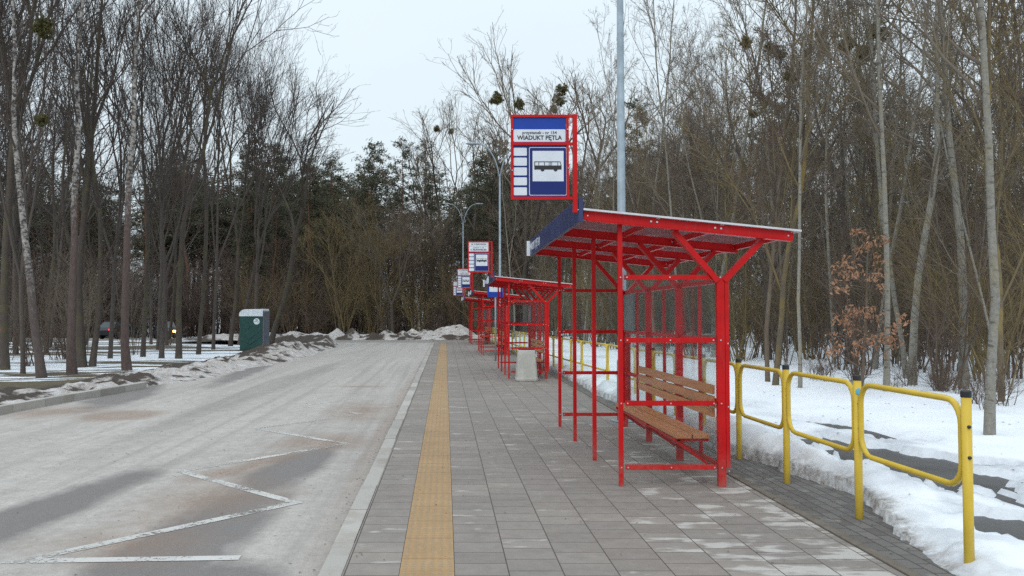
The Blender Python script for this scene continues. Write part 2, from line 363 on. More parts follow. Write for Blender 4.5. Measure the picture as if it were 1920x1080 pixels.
def m_meadow():
    b = NB('patchy_snow_and_grass'); p = b.pos()
    g = b.noise(b.map(p, (0.10, 0.34, 1)), 1.0, 6, 0.6, 0.3); f = b.noise(p, 9, 5, 0.75)
    grass = b.ramp(f, [(0.3, (0.052, 0.042, 0.022)), (0.7, (0.125, 0.102, 0.055))])
    leaf = b.ramp(f, [(0.35, (0.045, 0.033, 0.022)), (0.7, (0.10, 0.07, 0.045))])
    grass = b.mix(b.ramp(b.noise(p, 0.35, 3), [(0.45, 0.0), (0.6, 1.0)]), grass, leaf)
    k = b.ramp(b.math('ADD', g, b.math('MULTIPLY', b.math('SUBTRACT', f, 0.5), 0.10)), [(0.485, 0.0), (0.515, 1.0)])
    c = b.mix(k, grass, b.ramp(f, [(0.3, (0.68, 0.72, 0.78)), (0.7, (0.80, 0.83, 0.87))]))
    return b.done(b.bsdf(c, 0.85, 0, b.bump(b.math('ADD', f, k), 0.6, 0.05)))
M['meadow'] = m_meadow()

def m_forest_floor():
    b = NB('forest_floor'); p = b.pos(); f = b.noise(p, 7, 5, 0.75); g = b.noise(p, 0.5, 4)
    c = b.ramp(f, [(0.3, (0.04, 0.03, 0.02)), (0.7, (0.10, 0.075, 0.05))])
    c = b.mix(b.ramp(g, [(0.5, 0.0), (0.56, 1.0)]), c, (0.6, 0.63, 0.68))
    return b.done(b.bsdf(c, 0.9, 0, b.bump(f, 0.6, 0.05)))
M['floor'] = m_forest_floor()

def m_path():
    b = NB('wet_path'); p = b.pos(); f = b.noise(p, 120, 3, 0.7); n = b.noise(p, 1.5, 4)
    c = b.ramp(n, [(0.3, (0.045, 0.045, 0.047)), (0.7, (0.085, 0.083, 0.082))])
    c = b.mix(b.math('MULTIPLY', f, 0.4), c, (0.13, 0.125, 0.12))
    return b.done(b.bsdf(c, b.ramp(n, [(0.3, 0.3), (0.7, 0.75)]), 0, b.bump(f, 0.4, 0.004)))
M['path'] = m_path()

def m_bark(name, a, c2, lichen=None, lk=0.0, scale=(9, 9, 2.2), birch=False, aspen=False):
    b = NB(name); o = b.obj(); rn = b.rnd(); x, y, z = b.sep(o)
    v = b.map(o, scale); n = b.noise(v, 2.2, 5, 0.7); f = b.noise(o, 26, 3, 0.7)
    c = b.ramp(n, [(0.3, a), (0.7, c2)])
    c = b.mix(b.math('MULTIPLY', f, 0.45), c, tuple(q * 0.55 for q in a))
    if birch:
        v2 = b.map(o, (4.5, 4.5, 8)); m2 = b.noise(v2, 1.0, 6, 0.75)
        white = b.ramp(b.noise(o, 3, 3), [(0.3, (0.26, 0.24, 0.23)), (0.7, (0.46, 0.44, 0.42))])
        mark = b.ramp(m2, [(0.45, 0.0), (0.55, 1.0)])
        c3 = b.mix(mark, white, (0.055, 0.045, 0.042))
        low = b.math('ADD', b.math('MULTIPLY', z, 0.28), b.math('MULTIPLY', b.math('SUBTRACT', n, 0.5), 1.6))
        lo, hi = (0.7, 1.3) if birch == 1 else (1.4, 2.3)
        c = b.mix(b.ramp(b.math('MULTIPLY', low, 0.5), [(lo / 2, 0.0), (hi / 2, 1.0)]), c, c3)
    if aspen:
        m2 = b.noise(b.map(o, (3, 3, 14)), 1.0, 4, 0.6)
        c = b.mix(b.math('MULTIPLY', b.ramp(m2, [(0.58, 0.0), (0.64, 1.0)]), 0.7), c, (0.06, 0.052, 0.045))
    if lichen:
        l = b.noise(o, 1.3, 4, 0.65)
        c = b.mix(b.math('MULTIPLY', b.ramp(l, [(0.48, 0.0), (0.62, 1.0)]), lk), c, lichen)
    c = b.mix(0.35, c, b.mix(1.0, c, b.ramp(rn, [(0, (0.72, 0.70, 0.70)), (1, (1.25, 1.2, 1.12))]), 'MULTIPLY'))
    return b.done(b.bsdf(c, 0.9, 0, b.bump(n, 0.7, 0.03)))
M['bark_grey'] = m_bark('bark_grey', (0.062, 0.049, 0.044), (0.125, 0.104, 0.094), (0.10, 0.105, 0.06), 0.25)
M['bark_red'] = m_bark('bark_reddish', (0.085, 0.050, 0.042), (0.20, 0.145, 0.125), (0.19, 0.17, 0.15), 0.4)
M['bark_moss'] = m_bark('bark_mossy', (0.055, 0.044, 0.038), (0.105, 0.085, 0.072), (0.105, 0.10, 0.03), 0.45)
M['bark_birch'] = m_bark('bark_birch', (0.07, 0.055, 0.05), (0.15, 0.12, 0.11), birch=1)
M['bark_birch_low'] = m_bark('bark_birch_redfoot', (0.070, 0.047, 0.043), (0.145, 0.108, 0.098), birch=2)
M['bark_aspen'] = m_bark('bark_aspen', (0.19, 0.18, 0.155), (0.33, 0.32, 0.285), (0.27, 0.21, 0.06), 0.30, (4, 4, 6), aspen=True)
M['bark_yellow'] = m_bark('bark_lichen', (0.10, 0.080, 0.055), (0.18, 0.145, 0.09), (0.25, 0.175, 0.035), 0.6)
M['bark_brown'] = m_bark('bark_brown', (0.10, 0.072, 0.050), (0.19, 0.145, 0.105), (0.2, 0.19, 0.15), 0.3)
M['bark_pine'] = m_bark('bark_pine', (0.12, 0.062, 0.04), (0.21, 0.115, 0.078))

def m_twig(name, a, c2):
    b = NB(name); o = b.obj(); n = b.noise(o, 0.8, 3, 0.6)
    c = b.ramp(n, [(0.3, a), (0.7, c2)])
    c = b.mix(0.5, c, b.mix(1.0, c, b.ramp(b.rnd(), [(0, (0.7, 0.7, 0.72)), (1, (1.3, 1.25, 1.15))]), 'MULTIPLY'))
    return b.done(b.bsdf(c, 0.85))
M['twig_dark'] = m_twig('twigs_dark', (0.046, 0.035, 0.031), (0.090, 0.070, 0.060))
M['twig_grey'] = m_twig('twigs_grey', (0.105, 0.085, 0.064), (0.200, 0.165, 0.125))
M['twig_yellow'] = m_twig('twigs_yellow', (0.115, 0.088, 0.045), (0.20, 0.152, 0.070))
M['twig_brown'] = m_twig('twigs_brown', (0.085, 0.060, 0.046), (0.16, 0.118, 0.090))

def m_leaf(name, a, c2, tr=0.25):
    b = NB(name); o = b.obj(); n = b.noise(o, 1.6, 4, 0.7); c = b.ramp(n, [(0.3, a), (0.7, c2)])
    c = b.mix(0.4, c, b.mix(1.0, c, b.ramp(b.rnd(), [(0, (0.7, 0.72, 0.7)), (1, (1.35, 1.3, 1.2))]), 'MULTIPLY'))
    t = b.n('ShaderNodeBsdfTranslucent'); b.put(t.inputs[0], c)
    m_ = b.n('ShaderNodeMixShader'); m_.inputs[0].default_value = tr
    b.t.links.new(b.bsdf(c, 0.8), m_.inputs[1]); b.t.links.new(t.outputs[0], m_.inputs[2])
    return b.done(m_.outputs[0])
M['needles'] = m_leaf('pine_needles', (0.042, 0.047, 0.030), (0.115, 0.118, 0.074))
M['mistletoe'] = m_leaf('mistletoe_leaves', (0.075, 0.068, 0.022), (0.16, 0.145, 0.052))
M['oak_leaf'] = m_leaf('dry_oak_leaves', (0.27, 0.125, 0.062), (0.52, 0.30, 0.19))

# ------------------------------------------------------------------ mesh building
class MB:
    def __init__(s): s.v = []; s.f = []; s.n = 0
    def add(s, verts, faces):
        s.v.append(np.asarray(verts, dtype=np.float64)); s.f.extend([tuple(i + s.n for i in f) for f in faces]); s.n += len(verts)
    def box(s, c, size, rot=None, bev=0.0):
        hx, hy, hz = size[0] / 2, size[1] / 2, size[2] / 2
        if bev <= 0:
            vs_ = [(a * hx, b_ * hy, c_ * hz) for a in (-1, 1) for b_ in (-1, 1) for c_ in (-1, 1)]
            fs = [(0, 1, 3, 2), (4, 6, 7, 5), (0, 4, 5, 1), (2, 3, 7, 6), (0, 2, 6, 4), (1, 5, 7, 3)]
        else:
            bm = bmesh.new(); bmesh.ops.create_cube(bm, size=1)
            bmesh.ops.scale(bm, vec=size, verts=bm.verts)
            bmesh.ops.bevel(bm, geom=list(bm.edges), offset=bev, segments=2, affect='EDGES', profile=0.7)
            bm.verts.index_update()
            vs_ = [tuple(v.co) for v in bm.verts]; fs = [tuple(v.index for v in f.verts) for f in bm.faces]; bm.free()
        A = np.array(vs_)
        if rot is not None: A = A @ np.array(rot.to_3x3() if hasattr(rot, 'to_3x3') else rot).T
        s.add(A + np.array(c), fs); return s
    def bar(s, p, q, w, h, up=(0, 0, 1), bev=0.0):
        p = Vector(p); q = Vector(q); d = q - p; L = d.length; d.normalize(); up = Vector(up)
        if abs(d.dot(up)) > 0.99: up = Vector((0, 1, 0))
        x = d.cross(up).normalized(); z = x.cross(d)
        rot = Matrix((x, d, z)).transposed()
        return s.box((p + q) / 2, (w, L, h), rot, bev)
    def tube(s, pts, rad, sides=6, cap=True, closed=False):
        P = np.asarray(pts, float); n = len(P)
        rad = np.full(n, rad) if np.isscalar(rad) else np.asarray(rad, float)
        if closed: T = np.roll(P, -1, 0) - np.roll(P, 1, 0)
        else: T = np.gradient(P, axis=0)
        T /= np.linalg.norm(T, axis=1)[:, None] + 1e-12
        a = np.array((0.31, 0.93, 0.2)) if abs(T[0][2]) > 0.8 else np.array((0, 0, 1.0))
        N = np.cross(T, a); N /= np.linalg.norm(N, axis=1)[:, None] + 1e-12; B = np.cross(T, N)
        th = np.arange(sides) / sides * 2 * math.pi
        V = P[:, None, :] + rad[:, None, None] * (np.cos(th)[None, :, None] * N[:, None, :] + np.sin(th)[None, :, None] * B[:, None, :])
        fs = []
        for i in range(n if closed else n - 1):
            j = (i + 1) % n
            for k in range(sides):
                l = (k + 1) % sides
                fs.append((i * sides + k, i * sides + l, j * sides + l, j * sides + k))
        if cap and not closed:
            fs.append(tuple(range(sides))[::-1]); fs.append(tuple((n - 1) * sides + k for k in range(sides)))
        s.add(V.reshape(-1, 3), fs); return s
    def lathe(s, prof, sides=16, c=(0, 0, 0), square=0.0):
        vs_ = []
        for r, z in prof:
            for k in range(sides):
                a = (k + 0.5) / sides * 2 * math.pi; ca, sa = math.cos(a), math.sin(a)
                q = r / max(abs(ca), abs(sa)) if square else r
                rr = r * (1 - square) + q * square
                vs_.append((c[0] + rr * ca, c[1] + rr * sa, c[2] + z))
        fs = []
        for i in range(len(prof) - 1):
            for k in range(sides):
                l = (k + 1) % sides; fs.append((i * sides + k, i * sides + l, (i + 1) * sides + l, (i + 1) * sides + k))
        fs.append(tuple(range(sides))[::-1]); fs.append(tuple((len(prof) - 1) * sides + k for k in range(sides)))
        s.add(vs_, fs); return s
    def prism(s, poly, a, b_, axis='Y'):
        n = len(poly); vs_ = []
        for t in (a, b_):
            for (p, q) in poly:
                vs_.append((p, t, q) if axis == 'Y' else ((p, q, t) if axis == 'Z' else (t, p, q)))
        fs = [(i, (i + 1) % n, n + (i + 1) % n, n + i) for i in range(n)]
        fs.append(tuple(range(n))[::-1]); fs.append(tuple(range(n, 2 * n)))
        s.add(vs_, fs); return s
    def mesh(s, name, m, smooth=False, fixn=True):
        V = np.concatenate(s.v) if s.v else np.zeros((0, 3))
        me = bpy.data.meshes.new(name); me.from_pydata(V.tolist(), [], s.f); me.materials.append(m)
        if fixn:
            bm = bmesh.new(); bm.from_mesh(me); bmesh.ops.recalc_face_normals(bm, faces=bm.faces); bm.to_mesh(me); bm.free()
        if smooth: me.polygons.foreach_set('use_smooth', [True] * len(me.polygons))
        me.update(); return me
    def build(s, name, m, parent=None, smooth=False, loc=None, fixn=True):
        o = bpy.data.objects.new(name, s.mesh(name, m, smooth, fixn)); COL.objects.link(o)
        if parent: o.parent = parent
        if loc: o.location = loc
        return o

def tag(o, label=None, cat=None, group=None, kind=None):
    if label: o['label'] = label
    if cat: o['category'] = cat
    if group: o['group'] = group
    if kind: o['kind'] = kind
    return o
def empty(name, loc=(0, 0, 0), label=None, cat=None, group=None, rz=0.0):
    o = bpy.data.objects.new(name, None); COL.objects.link(o); o.location = loc; o.rotation_euler = (0, 0, rz)
    o.empty_display_size = 0.2
    return tag(o, label, cat, group)
def copy_tree(o, parent=None):
    c = o.copy(); COL.objects.link(c); c.parent = parent
    for ch in list(o.children): copy_tree(ch, c)
    return c
def text(name, s, size, m, parent, loc, rot, align='CENTER', sx=1.0, ext=0.001, bold=0.0, width=None):
    cu = bpy.data.curves.new(name, 'FONT'); cu.body = s; cu.size = size; cu.align_x = align; cu.align_y = 'CENTER'
    cu.extrude = ext; cu.offset = bold; cu.resolution_u = 3
    t = bpy.data.objects.new(name, cu); COL.objects.link(t); bpy.context.view_layer.update()
    me = bpy.data.meshes.new_from_object(t.evaluated_get(bpy.context.evaluated_depsgraph_get()))
    bpy.data.objects.remove(t); me.name = name
    if width: sx = width / max(1e-6, max(v.co.x for v in me.vertices) - min(v.co.x for v in me.vertices))
    me.materials.clear(); me.materials.append(m)
    o = bpy.data.objects.new(name, me); COL.objects.link(o); o.parent = parent; o.location = loc; o.rotation_euler = rot; o.scale = (sx, 1, 1)
    return o

def fbm(x, y, s, o=4, seed=0.0):
    return mnoise.fractal(Vector((x * s + seed, y * s - seed * 0.7, seed * 1.3)), 1.0, 2.0, o)
def sstep(a, b, x):
    t = min(1, max(0, (x - a) / (b - a))); return t * t * (3 - 2 * t)
def interp(x, pts):
    if x <= pts[0][0]: return pts[0][1]
    for (a, b), (c, d) in zip(pts, pts[1:]):
        if x <= c: return b + (d - b) * (x - a) / (c - a)
    return pts[-1][1]

def heightfield(name, xs, ys, fn, m, kind='structure', attrs=(), skip=None):
    """fn(x,y) -> z or (z, attr...)"""
    nx, ny = len(xs), len(ys); V = np.zeros((nx * ny, 3)); A = {a: np.zeros(nx * ny) for a in attrs}
    for j, y in enumerate(ys):
        for i, x in enumerate(xs):
            r = fn(x, y)
            if attrs:
                for a, q in zip(attrs, r[1:]): A[a][j * nx + i] = q
                r = r[0]
            V[j * nx + i] = (x, y, r)
    fs = []
    for j in range(ny - 1):
        for i in range(nx - 1):
            q = (j * nx + i, j * nx + i + 1, (j + 1) * nx + i + 1, (j + 1) * nx + i)
            if skip is None or not skip(V[list(q)].mean(0), V[list(q)]): fs.append(q)
    me = bpy.data.meshes.new(name); me.from_pydata(V.tolist(), [], fs); me.materials.append(m)
    me.polygons.foreach_set('use_smooth', [True] * len(fs))
    for a in attrs:
        at = me.attributes.new(a, 'FLOAT', 'POINT'); at.data.foreach_set('value', A[a].astype(np.float32))
    me.update(); o = bpy.data.objects.new(name, me); COL.objects.link(o); o['kind'] = kind
    return o

# ------------------------------------------------------------------ the ground
ROADZ = -0.12
LEFT_EDGE = [(0, -7.9), (10, -7.75), (14.6, -7.6), (17, -7.36), (22, -6.7), (27, -6.35), (33, -5.8), (42, -5.8), (50, -6.2), (55, -7.4), (59, -10.5), (62, -16)]
def left_edge(y): return interp(y, LEFT_EDGE)
def ground_left(x, y): return -0.11 - 0.0077 * max(0, y - 20) - 0.1 * sstep(-7, -12, x) * sstep(40, 8, y)

# one sheet to the horizon (under everything)
def base_fn(x, y):
    if x < -1 and y < 62: return -0.9
    return -0.62 if y > 66 else -0.35
heightfield('ground', np.array([-900, -300, -100, -60, -40, -20, -8, 0, 8, 20, 40, 60, 100, 300, 900.]),
            np.array([-60, 0, 20, 40, 60, 70, 100, 200, 400, 900.]), lambda x, y: -0.9, M['floor'])
# patchy meadow on the left, under the trees
xs = np.concatenate([np.arange(-130, -40, 6), np.arange(-40, -4.0, 0.8)]); ys = np.concatenate([np.arange(2, 60, 1.0), np.arange(60, 140, 3)])
def mead(x, y):
    e = left_edge(y) if y < 62 else 2
    z = ground_left(x, y) + 0.06 * fbm(x, y, 0.25, 3, 3)
    if x > e - 0.9: z = -0.75
    return z
heightfield('meadow', xs, ys, mead, M['meadow'])
# land beyond the end of the road
heightfield('forest_ground', np.arange(-20, 60, 2.0), np.concatenate([np.arange(61, 90, 1.5), np.arange(90, 150, 5)]),
            lambda x, y: -0.16 + 0.10 * fbm(x, y, 0.2, 3, 9) if y > 62 else -0.3, M['floor'])
# far road with passing cars
o = MB().box((-60, 73.5, -0.50), (130, 6.5, 0.10)).build('far_road', M['road']); o['kind'] = 'structure'

# asphalt bus bay
poly = [(-0.776, -2)] + [(-0.776, 49.6), (-0.6, 50.6), (-0.1, 51.3), (0.6, 51.8), (4.5, 52.0), (4.5, 62.5)]
poly += [(-16, 62.5)] + [(x - 0.35, y) for y, x in reversed(LEFT_EDGE)]
poly += [(-8.3, -2)]
mb = MB(); mb.add([(x, y, ROADZ) for x, y in poly], [tuple(range(len(poly)))])
me = mb.mesh('road', M['road'], fixn=False); bm = bmesh.new(); bm.from_mesh(me)
bmesh.ops.triangulate(bm, faces=bm.faces); bm.to_mesh(me); bm.free()
o = bpy.data.objects.new('road', me); COL.objects.link(o); o['kind'] = 'structure'
if me.polygons[0].normal.z < 0: me.flip_normals()

# platform of pavers with its border strip
def platform_fn(mb, x0, x1, z, y0=-2, y1=50): mb.add([(x0, y0, z), (x1, y0, z), (x1, y1, z), (x0, y1, z)], [(0, 1, 2, 3)])
mb = MB(); platform_fn(mb, -0.63, -0.283, 0.0, -2, 49.2); platform_fn(mb, 0.057, 2.80, 0.0, -2, 49.2)
mb.add([(-0.283, 48.0, 0), (0.057, 48.0, 0), (0.057, 49.2, 0), (-0.283, 49.2, 0)], [(0, 1, 2, 3)])
mb.add([(-0.63, 49.2, 0), (2.80, 49.2, 0), (2.8, 51.6, 0), (0.6, 51.6, 0), (0.0, 51.15, 0), (-0.5, 50.4, 0)], [(0, 1, 2, 3, 4, 5)])
o = mb.build('pavement', M['paver'], fixn=False); o['kind'] = 'structure'
mb = MB(); platform_fn(mb, -0.281, 0.055, 0.003, -2, 48.0); o = mb.build('tactile_paving', M['tactile'], fixn=False); o['kind'] = 'structure'
mb = MB(); mb.box((2.845, 24.5, -0.055), (0.075, 53, 0.13), bev=0.008)
o = mb.build('edging', m_conc('edging_stone', (0.10, 0.08, 0.06), (0.22, 0.19, 0.16)), fixn=True); o['kind'] = 'structure'
mb = MB(); platform_fn(mb, 2.885, 4.1, -0.004, -2, 51.6); o = mb.build('border_paving', M['small_paver'], fixn=False); o['kind'] = 'structure'
# kerb stones, 1 m each
mb = MB(); rg = random.Random(5)
for k in range(-2, 49):
    mb.box((-0.703 + rg.uniform(-.004, .004), k + 0.5, -0.10 + rg.uniform(-.004, .003)), (0.143, 0.992, 0.21), bev=0.014)
pc = [(-0.703, 49.1), (-0.62, 49.9), (-0.42, 50.5), (-0.05, 51.1), (0.6, 51.65), (1.6, 51.75), (2.8, 51.8), (4.3, 51.8)]
for (a, b), (c, d) in zip(pc, pc[1:]):
    mb.bar((a, b, -0.10), (c, d, -0.10), 0.143, 0.21, bev=0.012)
o = mb.build('kerb', M['kerb']); o['kind'] = 'structure'
# kerb across the road: shows until the snow bank buries it
mb = MB(); yy = 2.0
while yy < 20:
    a = (left_edge(yy) - 0.08, yy + 0.006, -0.07); b = (left_edge(yy + 1) - 0.08, yy + 0.994, -0.07)
    mb.bar(a, b, 0.15, 0.20, bev=0.014); yy += 1
o = mb.build('kerb_opposite', M['kerb']); o.name = 'kerb'; o['kind'] = 'structure'

# white zigzag of the bus stop
zz = [(-1.44, 6.04), (-2.93, 5.96), (-1.36, 7.80), (-2.885, 9.36), (-1.31, 11.36), (-2.86, 12.9), (-1.42, 14.74), (-2.75, 16.1), (-1.45, 18.0), (-2.7, 19.5)]
hw = 0.056; L_, R_ = [], []
for i, p in enumerate(zz):
    p = Vector(p)
    d0 = (p - Vector(zz[i - 1])).normalized() if i else None
    d1 = (Vector(zz[i + 1]) - p).normalized() if i < len(zz) - 1 else None
    if d0 is None or d1 is None:
        d = d1 or d0; n = Vector((-d.y, d.x)) * hw
    else:
        n0 = Vector((-d0.y, d0.x)); n1 = Vector((-d1.y, d1.x)); t = (n0 + n1).normalized(); n = t * min(hw / max(0.15, t.dot(n0)), 0.42)
    L_.append(p + n); R_.append(p - n)
mb = MB(); n = len(zz); mb.add([(p.x, p.y, ROADZ + 0.004) for p in L_ + R_], [(n + i, n + i + 1, i + 1, i) for i in range(n - 1)])
o = mb.build('road_marking', M['line'], fixn=False); o['kind'] = 'structure'

# snow on the right: ridge under the railing, footpath, open field
SNOW_EDGE = [(3, 3.1), (4.6, 2.98), (5.3, 3.02), (6.1, 3.2), (6.8, 3.42), (7.7, 3.52), (8.6, 3.38), (9.7, 3.2), (12, 3.06), (16.5, 2.96), (20, 3.02), (30, 2.98), (50, 2.8), (70, 2.2)]
def snow_fn(x, y):
    e = interp(y, SNOW_EDGE) + 0.09 * fbm(x * 0.3, y, 1.3, 4, 1) + 0.035 * fbm(x, y, 6, 3, 2) + 0.05
    t = x - e
    lump = fbm(x, y, 1.1, 5, 4); fine = fbm(x, y, 5.5, 4, 7)
    if t < 0: return (-0.10 + max(-0.5, t * 1.5), 1.0, 0.3)
    crest = 0.135 * (0.85 + 0.5 * fbm(0, y, 0.55, 3, 6)) * interp(y, [(5, 0.3), (6.2, 0.6), (7.5, 1.1), (9, 1.25)])
    w_ = 0.62
    ridge = crest * (sstep(0, 0.30, t) - 0.72 * sstep(w_, w_ + 0.75, t))
    z = ridge + 0.075 * lump * sstep(0, .3, t) * sstep(1.8, .3, t) + 0.018 * fine * sstep(0.02, .25, t) * (1 - 0.7 * sstep(1.2, 2, t))
    z += 0.018 * lump * sstep(1, 2, t)
    # footpath 4.3..5.9: thin, in places bare
    pc_ = sstep(3.95, 4.35, x) * sstep(6.3, 5.6, x)
    pm = 0.8 * fbm(x * 1.0, y * 0.40, 1.1, 5, 11) + 0.30 * sstep(13, 9.5, y) * sstep(7.6, 8.4, y) - 0.16
    thin = pc_ * sstep(-0.25, 0.25, pm)
    el = max(1 - math.hypot((x - 4.65) / 0.75, (y - 9.4) / 2.0), 1 - math.hypot((x - 4.1) / 0.42, (y - 6.0) / 0.75)) * 0.75 + 0.75 * fbm(x, y * 0.7, 1.7, 5, 61) - 0.08
    thin = max(thin * 0.7, sstep(-0.45, 0.0, el) * sstep(3.75, 4.0, x)); bare = max(pc_ * sstep(0.16, 0.24, pm) * (1 if y < 30 else 0), sstep(0.02, 0.10, el) * sstep(3.72, 3.9, x))
    pc_ = max(pc_, bare)
    z = z * (1 - 0.6 * pc_) + 0.05 * (1 - pc_) * sstep(3.9, 3.6, x) + 0.055 - 0.12 * bare * 0.75
    z += 0.10 * sstep(6, 11, x) + 0.10 * fbm(x, y, 0.22, 3, 5) * sstep(6.5, 9, x)
    z -= 0.115 * sstep(6.9, 5.6, y) * sstep(4.3, 3.5, x)
    z -= 0.10 * sstep(10, 22, y) * sstep(5, 3, x) * 0.3
    dirt = max(0, 0.95 - t / 0.16) + 0.50 * sstep(0.5, 0.05, t) * (0.5 + fbm(x, y, 2.2, 3, 8)) + 0.12 * max(0, fbm(x, y, 1.2, 4, 21)) * sstep(7, 5, x)
    grey = 0.55 * sstep(0.0, 0.5, fbm(x, y, 1.6, 5, 71) + 0.25) * sstep(1.3, 0.2, t)
    return (z, min(1, max(0, dirt)), min(1, max(0.75 * thin, grey)))
ys = [3.0]
while ys[-1] < 75: ys.append(ys[-1] + max(0.045, ys[-1] * 0.0095))
xs = [2.5]
while xs[-1] < 40: xs.append(xs[-1] + (0.04 if xs[-1] < 4.2 else 0.065 if xs[-1] < 6.4 else 0.2 if xs[-1] < 14 else 1.5))
heightfield('snow', np.array(xs), np.array(ys), snow_fn, M['snow'], 'structure', ('dirt', 'ice'), skip=lambda c, q: q[:, 2].max() < -0.06 and c[0] < 4)
o = MB().box((5.1, 30, -0.046), (2.4, 64, 0.10)).build('footpath', M['path']); o['kind'] = 'structure'
def snow_z(x, y): return snow_fn(x, y)[0]

# ploughed, dirty snow bank on the left of the road and round its end
def bank_left(x, y):
    e = left_edge(y); t = (e - 0.10 if y < 19 else e + 0.25) - x + 0.35 * fbm(x, y, 0.55, 3, 31)
    lump = fbm(x, y, 0.9, 6, 33); soil = fbm(x * 0.8, y * 0.55, 0.6, 4, 35)
    h = interp(y, [(13, 0.12), (17, 0.17), (22, 0.20), (27, 0.25), (33, 0.30), (36.5, 0.58), (40, 0.24), (44, 0.25), (48, 0.38), (51, 0.52), (54, 0.45), (58, 0.3)])
    prof = sstep(0.0, 1.1, t) * sstep(4.4, 1.7, t)
    z = -0.16 + h * prof * (1 + 0.45 * lump) + 0.10 * fbm(x, y, 3.0, 5, 38) * prof + 0.05 * abs(fbm(x, y, 7, 3, 39)) * prof
    z += ground_left(x, y) * sstep(1.0, 3, t) * 0.75
    d = 0.40 + 0.35 * soil + 0.45 * fbm(x, y, 1.9, 5, 36) + 0.40 * sstep(1.1, 2.0, t + 0.8 * fbm(x, y, 0.9, 3, 37)) - 0.15 * sstep(1.0, 0.3, t) + 0.17 * sstep(33, 37, y) + 0.25 * sstep(0.25, 0.0, t)
    if t < 0: z = -0.16 + t * 0.5
    if t > 3.6: z -= (t - 3.6) * 0.25
    return (z, d)
ys = [11.0]
while ys[-1] < 61: ys.append(ys[-1] + max(0.09, ys[-1] * 0.0045))
o = heightfield('dirty_snow_bank', np.arange(-15.5, -4.6, 0.11), np.array(ys), bank_left, M['bank'], 'stuff', ('dirt',),
                skip=lambda c, q: q[:, 2].max() < -0.155 or q[:, 2].max() < ground_left(c[0], c[1]) - 0.12)
tag(o, 'ploughed grey snow mixed with brown soil along the left road edge', 'snow bank')
PEAKS = [(-9.3, 61.3, .55, 1.3), (-7.7, 61.0, .80, 1.0), (-6.6, 60.6, .85, .9), (-5.2, 60.4, .60, 1.0), (-4.2, 60.9, .70, 1.2), (-3.0, 60.4, .62, 1.0), (-2.4, 61.6, .75, 1.2), (-1.2, 63.2, .85, 1.3),
         (-11, 61.8, .6, 1.5), (-13, 62.3, .6, 1.5), (3.6, 62.5, .5, 1.4), (5.2, 62, .5, 1.5)]
def bank_far(x, y):
    z = 0.30 * sstep(58.9 + 0.6 * fbm(x, 0, 0.5, 3, 41), 60.6, y) * sstep(66, 63, y); dm = 0.0
    for px, py, h, r in PEAKS:
        q = math.hypot(x - px, (y - py) * 0.9) / r
        z = max(z, h * max(0, 1 - q) ** 0.8 if q < 1 else 0)
    z = z * (1 + 0.35 * fbm(x, y, 0.8, 5, 43)) + 0.05 * fbm(x, y, 2.5, 4, 44) * sstep(59, 60, y) - 0.14
    front = sstep(61.2, 59.8, y)
    return (z, 0.22 + 0.22 * front + 0.6 * fbm(x, y, 0.9, 5, 45))
o = heightfield('snow_bank', np.arange(-17, 8, 0.14), np.arange(58, 66.5, 0.14), bank_far, M['bank'], 'stuff', ('dirt',), skip=lambda c, q: q[:, 2].max() < -0.125)
tag(o, 'low lumpy grey and white snow bank round the far end of the road', 'snow bank')
def pile(x, y):
    q = math.hypot((x) / 2.1, (y) / 1.7); h = 1.06 * max(0, 1 - q ** 1.7) ** 0.9 if q < 1 else 0
    return (h * (1 + 0.16 * fbm(x, y, 0.9, 5, 51)) + 0.03 * fbm(x, y, 4, 4, 52) - 0.15 - (0.1 if q > 1 else 0), 0.36 + 0.22 * fbm(x, y, 1.6, 5, 53))
o = heightfield('snow_pile', np.arange(-2.3, 2.31, 0.09), np.arange(-1.9, 1.91, 0.09), pile, M['bank'], 'thing', ('dirt',), skip=lambda c, q: q[:, 2].max() < -0.14)
o.location = (0.55, 62.6, 0); tag(o, 'big rounded heap of grey old snow at the end of the platform', 'snow heap')

def debris():
    rg = random.Random(88); V = []; Fc = []
    for k in range(1300):
        q = rg.random()
        if k > 900:
            x = 3.5 + 8 * rg.random() ** 1.3; y = 5 + 17 * rg.random(); z = snow_z(x, y) + 0.006
        elif q < 0.35: x = -0.79 - abs(rg.gauss(0, 0.10)); y = 3.5 + 30 * rg.random() ** 1.6; z = ROADZ + 0.004
        elif q < 0.6: x = rg.uniform(-0.6, 2.8); y = 3.5 + 18 * rg.random() ** 1.7; z = 0.005
        elif q < 0.8: x = rg.uniform(2.75, 3.35); y = 4 + 18 * rg.random() ** 1.5; z = 0.012 if x < 2.88 else 0.0
        else: x = rg.uniform(-6, -0.9); y = 4 + 16 * rg.random() ** 1.4; z = ROADZ + 0.004
        L = rg.uniform(0.003, 0.011) * (1 + y * 0.05) * (1.5 if k > 900 else 1); a = rg.uniform(0, 6.28); i = len(V); c, s_ = math.cos(a), math.sin(a)
        for px, py, pz in ((-1, 0, 0), (0, .5, .25), (1, 0, .1), (0, -.45, .3)): V.append((x + (px * c - py * s_) * L, y + (px * s_ + py * c) * L, z + pz * L + .001))
        Fc.append((i, i + 1, i + 2, i + 3))
    mb = MB(); mb.add(V, Fc); o = mb.build('litter_of_leaves', m_leaf('dead_leaf_bits', (0.035, 0.025, 0.018), (0.13, 0.085, 0.055), 0.1), fixn=False)
    tag(o, 'dark crumbs of leaf and grit scattered over the paving and road', 'leaf litter', None, 'stuff')
debris()

